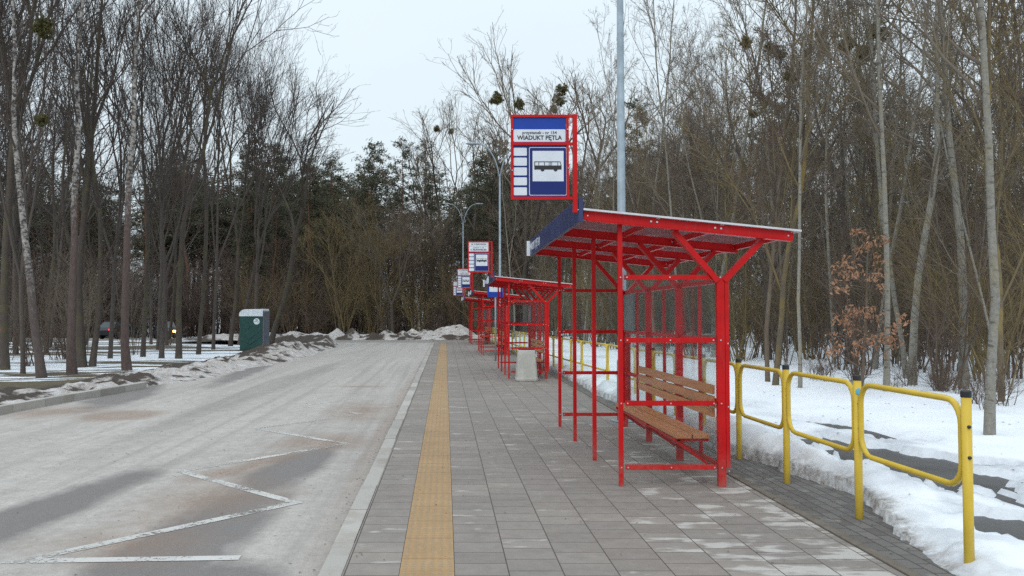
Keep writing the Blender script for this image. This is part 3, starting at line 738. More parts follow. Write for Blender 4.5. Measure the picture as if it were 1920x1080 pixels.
# ------------------------------------------------------------------ bus shelters
FR = [0.0, 1.41, 2.82, 4.23]; DEP = 0.945
def roofz(x): return 2.55 - 0.1 * (x + 0.36)          # underside of roof sheet, x local (front post = 0)
def frame_pict(mb, x0, x1, z0, z1, y, r, t=0.002, seg=5):
    pts = []
    for (cx, cz, a0) in ((x1 - r, z1 - r, 0), (x0 + r, z1 - r, 90), (x0 + r, z0 + r, 180), (x1 - r, z0 + r, 270)):
        for k in range(seg + 1):
            a = R(a0 + 90 * k / seg); pts.append((cx + r * math.cos(a), cz + r * math.sin(a)))
    mb.prism(pts, y - t, y, 'Y'); return mb

def bus_mesh(S, y, cx, cz):
    """black bus silhouette, window openings left free; S = width"""
    mb = MB(); k = S
    def rect(a, b, c, d): mb.box((cx + (a + b) / 2 * k, y, cz + (c + d) / 2 * k), ((b - a) * k, 0.002, (d - c) * k))
    rect(-0.5, 0.5, -0.15, 0.0); rect(-0.5, 0.46, 0.125, 0.15)
    for a, b in ((-0.5, -0.475), (-0.345, -0.325), (-0.135, -0.115), (0.035, 0.05), (0.085, 0.10), (0.13, 0.145), (0.355, 0.375)): rect(a, b, 0.0, 0.125)
    mb.prism([(cx + .46 * k, cz + .15 * k), (cx + .5 * k, cz + .0 * k), (cx + .475 * k, cz + .0 * k), (cx + .44 * k, cz + .125 * k)], y - .001, y + .001)
    for wx in (-0.2, 0.28):
        mb.prism([(cx + wx * k + 0.07 * k * math.cos(a), cz - 0.15 * k + 0.07 * k * math.sin(a)) for a in [i * math.pi / 8 for i in range(16)]], y - .0011, y + .0009)
    return mb

def build_sign(root, kind):
    """flag sign standing on the roof corner; local coords of the shelter"""
    W0, ZB = 0.603 - 1.63, 2.648; K = 0.000908
    X = lambda px: W0 + (px - 98) * K
    Z = lambda py: ZB + (937 - py) * K
    y = -0.13
    mb = MB()
    mb.box((X(750), y, (Z(70) + Z(1072)) / 2), (0.040, 0.045, Z(70) - Z(1072)), bev=0.003)
    for py in (87, 370, 924): mb.bar((X(98), y, Z(py)), (X(728), y, Z(py)), 0.03, 0.024)
    for px in (112, 676): mb.box((X(px), y + .001, (Z(80) + Z(932)) / 2), (0.022, 0.026, Z(80) - Z(932)))
    sign = mb.build('stop_sign', M['red'], root)
    yf = y - 0.004
    MB().box((X(393), y + 0.004, (Z(102) + Z(357)) / 2), (X(660) - X(124), 0.008, Z(102) - Z(357))).build('header_panel', M['sign_bright'] if kind == 0 else M['sign_white'], sign)
    MB().box((X(393), y + 0.004, (Z(386) + Z(910)) / 2), (X(664) - X(124), 0.008, Z(386) - Z(910))).build('route_panel', M['sign_blue'], sign)
    if kind == 0:
        frame_pict(MB(), X(126), X(656), Z(349), Z(222), y - 0.0005, 0.012).build('name_plate', M['sign_white'], sign)
        text('lettering', 'przystanek - nr 154', 0.040, M['black'], sign, (X(391), y - 0.003, Z(257)), (R(90), 0, 0), bold=0.0007, width=350 * K)
        text('lettering', 'WIADUKT PĘTLA', 0.055, M['black'], sign, (X(391), y - 0.003, Z(309)), (R(90), 0, 0), bold=0.0016, width=457 * K)
    else:
        MB().box((X(393), y - 0.001, Z(208)), (X(658) - X(126), 0.003, 0.004)).build('divider', M['blue'], sign)
        text('lettering', 'UL. F. FILIPOWICZA', 0.045, M['black'], sign, (X(391), y - 0.003, Z(158)), (R(90), 0, 0), bold=0.0008, width=410 * K)
        text('lettering', 'przystanek - nr 155', 0.034, M['black'], sign, (X(391), y - 0.003, Z(250)), (R(90), 0, 0), width=300 * K)
        text('lettering', 'F. FILIPOWICZA', 0.056, M['black'], sign, (X(391), y - 0.003, Z(310)), (R(90), 0, 0), bold=0.0012, width=440 * K)
    for a, b in ((410, 492), (511, 593), (611, 692), (712, 793), (814, 895)):
        frame_pict(MB(), X(128), X(262), Z(b), Z(a), y - 0.0005, 0.009).build('route_plate', M['sign_white'], sign)
    frame_pict(MB(), X(284), X(667), Z(897), Z(404), y - 0.0005, 0.014, 0.002).build('sign_border', M['sign_white'], sign)
    frame_pict(MB(), X(291), X(660), Z(890), Z(411), y - 0.0025, 0.011, 0.002).build('sign_face', M['sign_blue'], sign)
    MB().box((X(477), y - 0.0055, (Z(443) + Z(753)) / 2), (X(635) - X(320), 0.002, Z(443) - Z(753))).build('pictogram_field', M['sign_white'], sign)
    bus_mesh((X(613) - X(337)), y - 0.0078, X(475), Z(592)).build('bus_pictogram', M['black'], sign)
    mb = MB()
    for px, py in ((112, 227), (676, 227), (112, 645), (680, 622), (777, 1045)): mb.box((X(px), y - 0.02, Z(py)), (0.009, 0.012, 0.009), bev=.002)
    mb.build('bolts', M['steel'], sign)
    return sign

def build_shelter(loc, kind, label):
    root = empty('bus_shelter', loc, label, 'bus shelter', 'red bus shelters along the platform')
    red = M['red']; bolts = MB()
    for y in FR:
        MB().box((0, y, (roofz(0) - 0.08) / 2), (0.042, 0.042, roofz(0) - 0.08), bev=0.003).build('front_post', red, root)
        mb = MB(); mb.box((DEP - 0.014, y, 0.97), (0.07, 0.06, 1.94), bev=0.004)
        if y in (0.0, FR[-1]): mb.box((DEP + 0.041, y, 1.04), (0.036, 0.066, 1.74), bev=0.003)
        mb.build('back_post', red, root)
        # roof beam
        yb = y - 0.075 if y == 0 else y + 0.06 if y == FR[-1] else y
        xa, xb = -0.355, 1.585
        mb = MB(); mb.bar((xa, yb, roofz(xa) - 0.042), (xb, yb, roofz(xb) - 0.042), 0.05, 0.082, bev=0.003)
        mb.bar((xa + .03, yb, roofz(xa + .03) - 0.089), (xb - .02, yb, roofz(xb - .02) - 0.089), 0.078, 0.009)
        mb.build('roof_beam', red, root)
        for (xt, s_) in ((0.50, -1), (1.33, 1)):
            MB().bar((DEP + 0.03 * s_ - .01, y, 1.90), (xt, y, roofz(xt) - 0.095), 0.05 if s_ < 0 else 0.048, 0.085 if s_ < 0 else 0.083, up=(0, 1, 0)).build('brace', red, root)
        for dx in (0.27, 0.325, 0.86, 0.915): bolts.box((dx, yb - 0.028, roofz(dx) - 0.04), (0.017, 0.012, 0.017), bev=.003)
        for bx in (xa + 0.04, xb - 0.05): bolts.box((bx, yb - 0.028, roofz(bx) - 0.045), (0.012, 0.01, 0.012), bev=.002)
    # purlins with added strips standing in for sky light, gutter and roof sheet
    for px in (0.30, 0.89, 1.55):
        mb = MB()
        for a, b in zip(FR, FR[1:]): mb.bar((px, a + 0.03, roofz(px) - 0.034), (px, b - 0.03, roofz(px) - 0.034), 0.035, 0.058)
        mb.build('purlin', red, root)
    for px in (0.335, 0.925, 1.575):
        MB().bar((px, -0.12, roofz(px) - 0.006), (px, FR[-1] + 0.12, roofz(px) - 0.006), 0.034, 0.005).build('sky_slot_strip', M['diffuser'], root)  # added pale strip in place of sky shining between the sheets
    for a, b in zip(FR, FR[1:]):
        for xa, xb in ((-0.28, -0.02), (0.02, 0.28), (0.45, 0.62), (0.95, 1.05), (1.15, 1.5)):
            MB().bar((xa, a + 0.085, roofz(xa) - 0.006), (xb, a + 0.085, roofz(xb) - 0.006), 0.055, 0.004).build('sky_slot_strip', M['diffuser'], root)  # short added pieces imitating the bright slots of light behind each beam
    y0, y1 = -0.14, FR[-1] + 0.14; xa, xb = -0.36, 1.62
    MB().add([], []) if False else None
    mb = MB(); ym, t = (y0 + y1) / 2, 0.008
    ang = Matrix.Rotation(math.atan(0.1), 3, 'Y')
    mb.box(((xa + xb) / 2, ym, roofz((xa + xb) / 2) + 0.004), (xb - xa, y1 - y0, t), ang); mb.build('roof_sheet', M['roof_sheet'], root)
    mb = MB()
    mb.bar((xa, y0 - .006, roofz(xa) + 0.007), (xb + .02, y0 - .006, roofz(xb + .02) + 0.007), 0.012, 0.018)
    mb.bar((xa, y1 + .006, roofz(xa) + 0.007), (xb + .02, y1 + .006, roofz(xb + .02) + 0.007), 0.012, 0.018)
    mb.bar((xb + 0.007, y0, roofz(xb) + 0.004), (xb + .007, y1, roofz(xb) + 0.004), 0.012, 0.02)
    mb.build('roof_trim', M['alu'], root)
    # blue fascia board with the stop's name
    fa = MB().box((-0.385, (y0 + y1) / 2, 2.555), (0.04, y1 - y0 + 0.02, 0.225), bev=0.003).build('fascia', M['blue'], root)
    MB().box((-0.425, y1 + 0.01, 2.55), (0.05, 0.012, 0.215)).build('end_plate', M['white'], fa)
    text('lettering', 'WIADUKT (PĘTLA)' if kind == 0 else 'F. FILIPOWICZA (1)', 0.15, M['sign_white'], fa, (-0.407, y1 - 0.66 if kind == 0 else y1 - 0.8, 2.55), (R(90), 0, R(-90)))
    if kind:
        MB().box((-0.409, y1 - 2.0, 2.555), (0.006, 1.0, 0.18)).build('white_plate', M['white'], fa)
    # end panels
    for y in (0.0, FR[-1]):
        for z in (0.174, 0.765, 1.35, 1.935):
            MB().box((DEP / 2 - .012, y, z), (DEP - 0.09 - .02, 0.034, 0.046), bev=0.002).build('rail', red, root)
            for bx in (0.0, 0.06, 0.46, 0.86): bolts.box((bx, y - 0.0215, z), (0.012, 0.011, 0.012), bev=.002)
            for bx in (DEP - 0.02, DEP + .045): bolts.box((bx, y - 0.034, z - .0 - (0.03 if bx > DEP else 0)), (0.012, 0.011, 0.012), bev=.002)
        for za, zb in ((0.197, 0.742), (0.788, 1.327), (1.373, 1.912)):
            MB().box((DEP / 2 - 0.012, y + 0.004, (za + zb) / 2), (DEP - 0.115, 0.006, zb - za - 0.002)).build('glass_pane', M['glass'], root)
    # back wall
    for z in (0.174, 0.765, 1.35, 1.905):
        mb = MB()
        for a, b in zip(FR, FR[1:]): mb.box((DEP + 0.006, (a + b) / 2, z), (0.032, b - a - 0.062, 0.044), bev=0.002)
        mb.build('back_rail', red, root)
    for a, b in zip(FR, FR[1:]):
        MB().box((DEP + 0.006, (a + b) / 2, 1.04), (0.03, 0.04, 1.68), bev=0.002).build('mullion', red, root)
        for (ya, yb) in ((a + .032, (a + b) / 2 - .022), ((a + b) / 2 + .022, b - .032)):
            for za, zb in ((0.198, 0.741), (0.789, 1.326), (1.374, 1.881)):
                MB().box((DEP + 0.004, (ya + yb) / 2, (za + zb) / 2), (0.006, yb - ya - .002, zb - za - .002)).build('glass_pane', M['glass'], root)
    MB().box((DEP - 0.045, FR[-1] - 0.42, 1.62), (0.02, 0.6, 0.5), bev=0.004).build('timetable_board', M['board'], root)
    # bench
    yb0, yb1 = 0.18, 3.10
    mb = MB()
    for x in (0.635, 0.80): mb.box((x, (yb0 + yb1) / 2, 0.432), (0.15, yb1 - yb0, 0.042), bev=0.006)
    seat = mb.build('bench_seat', M['wood'], root)
    mb = MB()
    for z in (0.885, 0.78, 0.672): mb.box((DEP - 0.067, (yb0 + yb1) / 2 - .06, z), (0.032, yb1 - yb0 + .12, 0.086), bev=0.006)
    mb.build('bench_backrest', M['wood'], root)
    for y in (0.25, FR[1], FR[2], 3.02):
        mb = MB(); mb.bar((0.56, y, 0.395), (DEP - 0.06, y, 0.395), 0.04, 0.03)
        mb.bar((0.585, y, 0.372), (DEP - 0.065, y, 0.16), 0.032, 0.026)
        mb.build('bench_bracket', red, root)
        for x in (0.6, 0.67, 0.77, 0.84): bolts.box((x, y, 0.455), (0.014, 0.014, 0.007))
    MB().bar((0.60, yb0 + .05, 0.383), (0.60, yb1 - .05, 0.383), 0.03, 0.024).build('bench_beam', red, root)
    bolts.build('bolts', M['steel'], root)
    build_sign(root, kind)
    return root
S1 = build_shelter((1.63, 7.96, 0), 0, 'nearest and largest red bus shelter, its sign reading WIADUKT PĘTLA')
S2 = build_shelter((1.59, 21.38, 0), 1, 'red bus shelter just behind the pale concrete litter bin')
S3 = copy_tree(S2); S3.location = (1.50, 33.9, 0); S3['label'] = 'third red bus shelter from the camera, behind the blue square road sign on its pole'
S4 = copy_tree(S2); S4.location = (1.445, 46.3, 0); S4['label'] = 'smallest, farthest red bus shelter, close to the end of the platform'
for s_, rz in ((S3, 0.3), (S4, 0.5)): s_.rotation_euler = (0, 0, R(rz))

# ------------------------------------------------------------------ yellow tubular railing
rail = empty('railing', (3.23, 5.34, 0), 'yellow tubular steel railing along the snow beside the platform', 'railing')
fence_pts = []
for i in range(33):
    y = 5.34 + 1.385 * i
    x = interp(y, [(5, 3.25), (8, 3.225), (12, 3.3), (18, 3.38), (25, 3.12), (36, 2.8), (50, 2.5)])
    z = interp(y, [(8, 0), (18, -0.08), (30, -0.11), (50, -0.14)])
    fence_pts.append(Vector((x, y, z)))
for i, p in enumerate(fence_pts):
    q = p - Vector(rail.location)
    post = MB().tube([(q.x, q.y, q.z - 0.35), (q.x, q.y, q.z + 1.07)], 0.030, 14).build('post', M['yellow'], rail, True)
    MB().lathe([(0.031, 1.07), (0.0325, 1.075), (0.0325, 1.105), (0.028, 1.112)], 14, (q.x, q.y, q.z)).build('post_cap', M['black_cap'], post)
    for z in (0.70, 0.89):
        mb = MB(); mb.lathe([(0.006, -0.006), (0.011, 0), (0.011, 0.012), (0.006, 0.016)], 8); A = mb.v[-1]
        mb.v[-1] = np.stack([A[:, 0] + q.x - .004, -A[:, 2] + q.y - 0.026, A[:, 1] + q.z + z], 1); mb.build('bolt', M['black_cap'], post)
for i, (p, q) in enumerate(zip(fence_pts, fence_pts[1:])):
    p = p - Vector(rail.location); q = q - Vector(rail.location); d = (q - p); d.z = 0; L = d.length; dn = d.normalized()
    a, b = 0.052, L - 0.052; z0, z1, r = 0.50, 1.045, 0.15; loop = []
    for (cs, cz, a0) in ((b - r, z1 - r, 0), (a + r, z1 - r, 90), (a + r, z0 + r, 180), (b - r, z0 + r, 270)):
        for k in range(6):
            t = R(a0 + 90 * k / 5); s_ = cs + r * math.cos(t); zz_ = cz + r * math.sin(t)
            f = s_ / L; loop.append((p.x + dn.x * s_, p.y + dn.y * s_, p.z * (1 - f) + q.z * f + zz_))
    MB().tube(loop, 0.021, 10, closed=True).build('guard_panel', M['yellow'], rail, True)
q = fence_pts[1] - Vector(rail.location); mb = MB(); mb.lathe([(0.026, -0.001), (0.026, 0.001)], 16)
A = mb.v[-1]; mb.v[-1] = np.stack([A[:, 0] + q.x - .004, A[:, 2] + q.y - 0.0315, A[:, 1] + q.z + 0.985], 1)
mb.build('round_sticker', paint('sky_blue_sticker', (0.12, 0.45, 0.7), 0.4), rail)

# ------------------------------------------------------------------ lamp posts
def build_lamp(loc, H, rot, label, arms=2):
    root = empty('street_lamp', loc, label, 'street lamp', 'tall galvanised lamps along the platform')
    root.rotation_euler = (0, 0, rot)
    MB().tube([(0, 0, -0.1), (0, 0, 0.9), (0, 0, 0.93), (0, 0, H - 1.6)], [0.085, 0.082, 0.068, 0.042], 16).build('pole', M['galv'], root, True)
    MB().lathe([(0.16, -0.02), (0.16, 0.02), (0.1, 0.03)], 12, square=0.7).build('base_plate', M['galv'], root)
    for s_ in ((-1, 1) if arms == 2 else (-1,)):
        pts = []
        for k in range(9):
            t = k / 8; pts.append((s_ * (0.03 + 1.02 * t ** 1.6), 0, H - 1.7 + 1.6 * math.sin(t * math.pi / 2) ** 1.1))
        arm = MB().tube(pts, [0.038 - 0.012 * k / 8 for k in range(9)], 10).build('arm', M['galv'], root, True)
        h = MB(); prof = []
        P = [(s_ * (0.98 + 0.68 * t), 0, H - 0.10 + 0.05 * t) for t in (0, .12, .35, .7, .92, 1)]
        h.tube(P, [0.035, 0.075, 0.12, 0.11, 0.07, 0.02], 12); h.v[-1][:, 2] = (h.v[-1][:, 2] - (H - .08)) * 0.55 + H - .08
        h.build('lamp_head', M['galv'], arm, True)
    return root
L1 = build_lamp((2.64, 12.75, 0), 10.2, R(4), 'nearest galvanised lamp post, rising out of view behind the closest shelter')
MB().box((-0.01, -0.082, 1.58), (0.11, 0.004, 0.11)).build('number_plate', M['white'], L1)
text('lettering', '1/3', 0.075, M['black'], L1, (-0.01, -0.0855, 1.58), (R(90), 0, 0), sx=0.8)
L2 = build_lamp((2.63, 41.0, -0.02), 10.0, R(-6), 'double-armed lamp post seen between the blue stop signs, left arm clear against the sky')
L3 = build_lamp((1.43, 68.5, -0.1), 10.75, R(2), 'farthest double-armed lamp post, standing by the old snow heap')
pl = empty('park_lamp', (-19.2, 88, -0.6), 'short thin lamp seen over the green toilet cabin roof', 'park lamp')
MB().tube([(0, 0, -0.2), (0, 0, 4.2), (0.2, 0, 4.45), (0.7, 0, 4.6)], [0.06, 0.05, 0.045, 0.04], 8).build('pole', M['galv'], pl, True)
MB().tube([(0.6, 0, 4.58), (0.8, 0, 4.62), (1.2, 0, 4.66)], [0.06, 0.1, 0.05], 8).build('lamp_head', M['white'], pl, True)

# ------------------------------------------------------------------ blue bus-stop road sign on a pole
bs = empty('road_sign', (1.745, 29.7, 0), 'blue square road sign on a thin galvanised pole beside the second shelter', 'road sign')
MB().tube([(0, 0, -0.1), (0, 0, 2.96)], 0.032, 12).build('pole', M['galv'], bs, True)
pnl = frame_pict(MB(), -0.285, 0.285, 2.22, 2.93, -0.04, 0.04, 0.012).build('sign_panel', M['sign_bright'], bs)
frame_pict(MB(), -0.215, 0.235, 2.40, 2.845, -0.0535, 0.01, 0.003).build('white_field', M['sign_white'], pnl)
bus_mesh(0.36, -0.058, 0.0, 2.63).build('bus_pictogram', M['black'], pnl)

# ------------------------------------------------------------------ concrete litter bin
cb = empty('litter_bin', (1.965, 20.75, 0), 'pale concrete litter bin tapering upwards, in front of the second shelter', 'litter bin')
MB().lathe([(0.255, 0.0), (0.272, 0.02), (0.272, 0.06), (0.262, 0.10), (0.215, 0.70), (0.210, 0.735), (0.185, 0.75), (0.165, 0.74), (0.16, 0.5)], 40, square=0.75).build('body', M['concrete'], cb)
MB().lathe([(0.19, 0.752), (0.195, 0.757), (0.195, 0.763), (0.165, 0.768)], 40, square=0.75).build('rim', M['rubber'], cb)

# ------------------------------------------------------------------ portable toilet
pz = -0.32
pt = empty('portable_toilet', (-10.38, 46.4, pz), 'dark green portable toilet cabin with a white domed roof', 'portable toilet', rz=R(-4))
w2, d2 = 0.62, 0.58
body = MB().box((0, 0, 0.94), (w2 * 2, d2 * 2, 1.88), bev=0.03)
body = body.build('cabin_wall', M['potty_green'], pt)
mb = MB()
for pts in ([(-.55, .95), (-.1, .62), (.55, 1.15)], [(-.5, .62), (-.05, .36), (.55, .80)], [(-.5, 1.22), (-.15, 1.22), (-.05, 1.34)]):
    mb.tube([(x, -d2 - 0.004, z) for x, z in pts], 0.035, 6)
mb.build('moulded_ribs', M['potty_green'], body)
arc = [(-w2 - .04, 1.86), (-w2 - .04, 1.93)] + [(-w2 - .04 + 0.36 * (1 - math.cos(t)), 1.93 + 0.30 * math.sin(t)) for t in [k * math.pi / 12 for k in range(1, 7)]] + [(w2 - 0.02, 2.25), (w2 + .02, 2.23), (w2 + .02, 1.86)]
MB().prism(arc, -d2 - .03, d2 + .03).build('roof', M['white'], pt)
MB().box((w2 + 0.035, 0, 1.07), (0.05, d2 * 2 + .02, 2.14), bev=0.02).build('door_frame', M['potty_grey'], pt)
mb = MB(); mb.prism([(0.30 + 0.165 * math.cos(k * math.pi / 12), 1.58 + 0.165 * math.sin(k * math.pi / 12)) for k in range(24)], -d2 - .012, -d2 - .004)
lg = mb.build('round_emblem', M['white'], pt)
text('lettering', 'TS', 0.12, M['potty_green'], lg, (0.30, -d2 - .0145, 1.64), (R(90), 0, 0), bold=0.004)
MB().box((0.30, -d2 - .0135, 1.555), (0.24, .003, .022)).build('emblem_bar', M['potty_green'], lg)

# ------------------------------------------------------------------ cars on the far road
def build_car(loc, rz, paintm, label, lit=None):
    root = empty('car', loc, label, 'car', 'cars on the road behind the left trees', rz)
    side = [(-2.1, .35), (-2.15, .75), (-1.95, .98), (-1.2, 1.02), (1.0, 1.0), (1.75, .88), (2.1, .72), (2.12, .38)]
    b = MB().prism(side, -0.85, 0.85); b.build('body', paintm, root)
    cab = MB(); A = [(-1.85, .99), (-1.35, 1.46), (0.2, 1.5), (1.05, .99)]
    cab.add([(x, s_ * (0.80 if z < 1.2 else 0.62), z) for s_ in (-1, 1) for x, z in A], [(0, 1, 2, 3), (7, 6, 5, 4), (0, 4, 5, 1), (1, 5, 6, 2), (2, 6, 7, 3), (3, 7, 4, 0)])
    cab.build('cabin_glass', M['car_glass'], root)
    MB().box((-0.57, 0, 1.495), (1.5, 1.2, 0.05), bev=0.02).build('roof', paintm, root)
    for x in (-1.3, 1.35):
        for y in (-.8, .8):
            w_ = MB(); w_.lathe([(0.20, -.1), (0.32, -.1), (0.32, .1), (0.20, .1)], 18); A_ = w_.v[-1]
            w_.v[-1] = np.stack([A_[:, 0] + x, A_[:, 2] + y, A_[:, 1] + .32], 1); w_.build('wheel', M['rubber'], root)
    for y in (-.6, .6):
        MB().box((2.11, y, .68), (.05, .3, .15), bev=.02).build('headlight', M['lamp_on'] if lit and y > 0 else M['white'], root)
        MB().box((-2.13, y, .82), (.05, .3, .15), bev=.02).build('taillight', M['tail_on'], root)
    return root
build_car((-39.6, 72.3, -0.45), R(180), M['car_silver'], 'silver car passing on the far road at the left edge')
build_car((-24.43, 74.6, -0.45), R(-68), M['car_dark'], 'dark car with an orange glowing headlight behind the left trees', True)
build_car((-28.6, 75.0, -0.45), R(75), M['car_dark'], 'dark car showing a red rear light between the left tree trunks')

# ------------------------------------------------------------------ trees
def rot_about(v, axis, a):
    axis = axis / (np.linalg.norm(axis) + 1e-9)
    return v * math.cos(a) + np.cross(axis, v) * math.sin(a) + axis * axis.dot(v) * (1 - math.cos(a))
class Grow:
    """bare tree: trunk polylines and crown polylines"""
    def __init__(s, seed): s.r = random.Random(seed); s.tr = []; s.cr = []
    def line(s, p, d, L, r0, r1, n, wig, up):
        P = [np.array(p, float)]; d = np.array(d, float); d /= np.linalg.norm(d)
        for k in range(n):
            d = d + np.array([s.r.gauss(0, wig), s.r.gauss(0, wig), s.r.gauss(0, wig * 0.6) + up]); d /= np.linalg.norm(d)
            P.append(P[-1] + d * L / n)
        return np.array(P), np.linspace(r0, r1, n + 1)
    def at(s, P, Rr, t):
        f = t * (len(P) - 1); i = min(int(f), len(P) - 2); g = f - i
        dd = P[i + 1] - P[i]
        return P[i] * (1 - g) + P[i + 1] * g, dd / np.linalg.norm(dd), Rr[i] * (1 - g) + Rr[i + 1] * g
    def branch(s, p, d, L, r, lev, cfg):
        n, wig, up, nch, ang, ratio, rmin = cfg[lev]
        P, Q = s.line(p, d, L, r, max(rmin, r * 0.25), n, wig, up)
        s.cr.append((P, Q, 5 if lev == 0 else 4 if lev == 1 else 3))
        if lev + 1 < len(cfg):
            m = max(1, int(nch * s.r.uniform(0.7, 1.3)))
            for k in range(m):
                t = s.r.uniform(0.15, 1.0) if lev else s.r.uniform(0.25, 1.0)
                q, dd, rr = s.at(P, Q, t)
                ax = np.cross(dd, np.array([s.r.gauss(0, 1), s.r.gauss(0, 1), s.r.gauss(0, 1)]))
                nd = rot_about(dd, ax, R(s.r.uniform(ang * 0.6, ang * 1.35)))
                s.branch(q, nd, L * ratio * s.r.uniform(0.6, 1.25) * (1.15 - 0.5 * t), min(rr * 0.7, r * 0.5), lev + 1, cfg)
    def meshes(s, mt, mc, tsides=10):
        a = MB()
        for P, Q in s.tr: a.tube(P, Q, tsides, cap=False)
        c = MB()
        for P, Q, k in s.cr: c.tube(P, Q, k, cap=False)
        return a.mesh('trunk', mt, True, False), c.mesh('crown', mc, True, False)

def tall_tree(seed, H, r, first, nl, mt, mc, limb=0.30, ang=38, stems=1, up=0.06, fork=False, lean=0.0, dens=1.0, wig=0.05):
    g = Grow(seed); rr = g.r
    cfg = [(6, 0.11, up, 9 * dens, 38, 0.44, 0.011), (4, 0.14, up * 0.8, 6 * dens, 40, 0.50, 0.008), (3, 0.17, 0.03, 3 * dens, 42, 0.6, 0.0062), (2, 0.2, 0.02, 0, 0, 0, 0.005)]
    for st in range(stems):
        a0 = rr.uniform(0, 6.28)
        d = (math.cos(a0) * (0.10 if stems > 1 else 0.02), math.sin(a0) * (0.10 if stems > 1 else 0.02), 1)
        hh = H * (1 if st == 0 else rr.uniform(0.7, 0.95)); r0 = r * (1 if st == 0 else rr.uniform(0.6, 0.9))
        P, Q = g.line((math.cos(a0) * r * 0.9 * (stems > 1), math.sin(a0) * r * 0.9 * (stems > 1), -0.25), d, hh + .25, r0, 0.016, 16, wig, 0.045)
        t = np.linspace(0, 1, 17); Q = r0 * (1 - 0.92 * t ** 0.85) + 0.006; Q[0] = r0 * 1.35; 
        g.tr.append((P, Q))
        if fork and st == 0:
            q, dd, q_r = g.at(P, Q, 0.42)
            P2, Q2 = g.line(q, dd + np.array([rr.uniform(.15, .3), rr.uniform(-.2, .2), 0]), hh * 0.55, q_r * 0.85, 0.015, 10, 0.06, 0.05)
            g.tr.append((P2, Q2))
            for k in range(int(nl * 0.5)):
                q3, dd3, r3 = g.at(P2, Q2, rr.uniform(0.15, 1)); az = rr.uniform(0, 6.28)
                nd = rot_about(dd3, np.array([math.cos(az), math.sin(az), 0.1]), R(rr.uniform(ang * .6, ang * 1.3)))
                g.branch(q3, nd, hh * limb * rr.uniform(0.5, 0.9), max(0.012, r3 * 0.5), 0, cfg)
        for k in range(nl // (1 if st == 0 else 2)):
            t = first + (1 - first) * ((k + rr.random()) / nl) ** 0.9; t = min(t, 0.99)
            q, dd, q_r = g.at(P, Q, t); az = rr.uniform(0, 6.28)
            nd = rot_about(dd, np.array([math.cos(az), math.sin(az), 0.1]), R(rr.uniform(ang * .7, ang * 1.3)))
            g.branch(q, nd, hh * limb * (1.15 - 0.75 * t) * rr.uniform(0.6, 1.15), max(0.010, q_r * 0.48), 0, cfg)
    return g.meshes(mt, mc)
def vase_tree(seed, H, r, mt, mc, clear=0.30, split=(10, 24), depth=6, ratio=0.80, up=0.05, lat=3, tw=1.0, wig=0.05, thick=0.74):
    """bare broadleaf whose trunk keeps dividing into long rising limbs"""
    g = Grow(seed); rr = g.r
    cfg = [(4, 0.13, 0.05, 3.2 * tw, 36, 0.55, 0.009), (3, 0.17, 0.03, 1.6 * tw, 42, 0.65, 0.0066), (2, 0.2, 0.02, 0, 0, 0, 0.0055)]
    tot = sum(ratio ** k for k in range(depth)); L0 = H * (1 - clear) / tot * 1.12
    def go(p, d, L, rad, dep):
        P, Q = g.line(p, d, L, rad, max(0.009, rad * 0.80), 5, wig, up)
        if rad > 0.045: g.tr.append((P, Q))
        else: g.cr.append((P, Q, 5 if rad > 0.02 else 4))
        for k in range(lat if dep < depth - 1 else lat + 1):
            q, dd, q_r = g.at(P, Q, rr.uniform(0.1, 1)); az = rr.uniform(0, 6.28)
            nd = rot_about(dd, np.array([math.cos(az), math.sin(az), 0.1]), R(rr.uniform(26, 52)))
            g.branch(q, nd, min(L, 2.6) * rr.uniform(0.45, 1.0), min(0.024, q_r * 0.45), 0, cfg)
        if dep >= depth: return
        dd = P[-1] - P[-2]; dd /= np.linalg.norm(dd); az = rr.uniform(0, 6.28); n = 3 if rr.random() < 0.2 else 2
        for k in range(n):
            a = az + k * 6.28 / n + rr.uniform(-.4, .4); an = rr.uniform(*split) * (0.6 if k == 0 else 1.25)
            go(P[-1] - dd * 0.02, rot_about(dd, np.array([math.cos(a), math.sin(a), 0.05]), R(an)), L * ratio * rr.uniform(0.75, 1.15), Q[-1] * (0.92 if k == 0 else thick), dep + 1)
    P, Q = g.line((0, 0, -0.25), (rr.uniform(-.03, .03), rr.uniform(-.03, .03), 1), H * clear + .25, r * 1.3, r * 0.92, 8, 0.03, 0.05)
    Q = r * np.array([1.5, 1.15, 1.05, 1.02, 1.0, .99, .97, .95, .93]); g.tr.append((P, Q))
    for k in range(4):
        q, dd, q_r = g.at(P, Q, rr.uniform(0.35, 1)); az = rr.uniform(0, 6.28)
        g.branch(q, rot_about(dd, np.array([math.cos(az), math.sin(az), 0.1]), R(rr.uniform(40, 75))), rr.uniform(0.8, 2.6), 0.018, 0, cfg)
    dd = P[-1] - P[-2]; dd /= np.linalg.norm(dd); az = rr.uniform(0, 6.28)
    for k in range(2 if rr.random() < .6 else 3):
        a = az + k * 2.6; go(P[-1], rot_about(dd, np.array([math.cos(a), math.sin(a), 0.05]), R(rr.uniform(*split) * (0.5 if k == 0 else 1.1))), L0 * rr.uniform(.85, 1.1), r * (0.82 if k == 0 else 0.62), 1)
    return g.meshes(mt, mc)
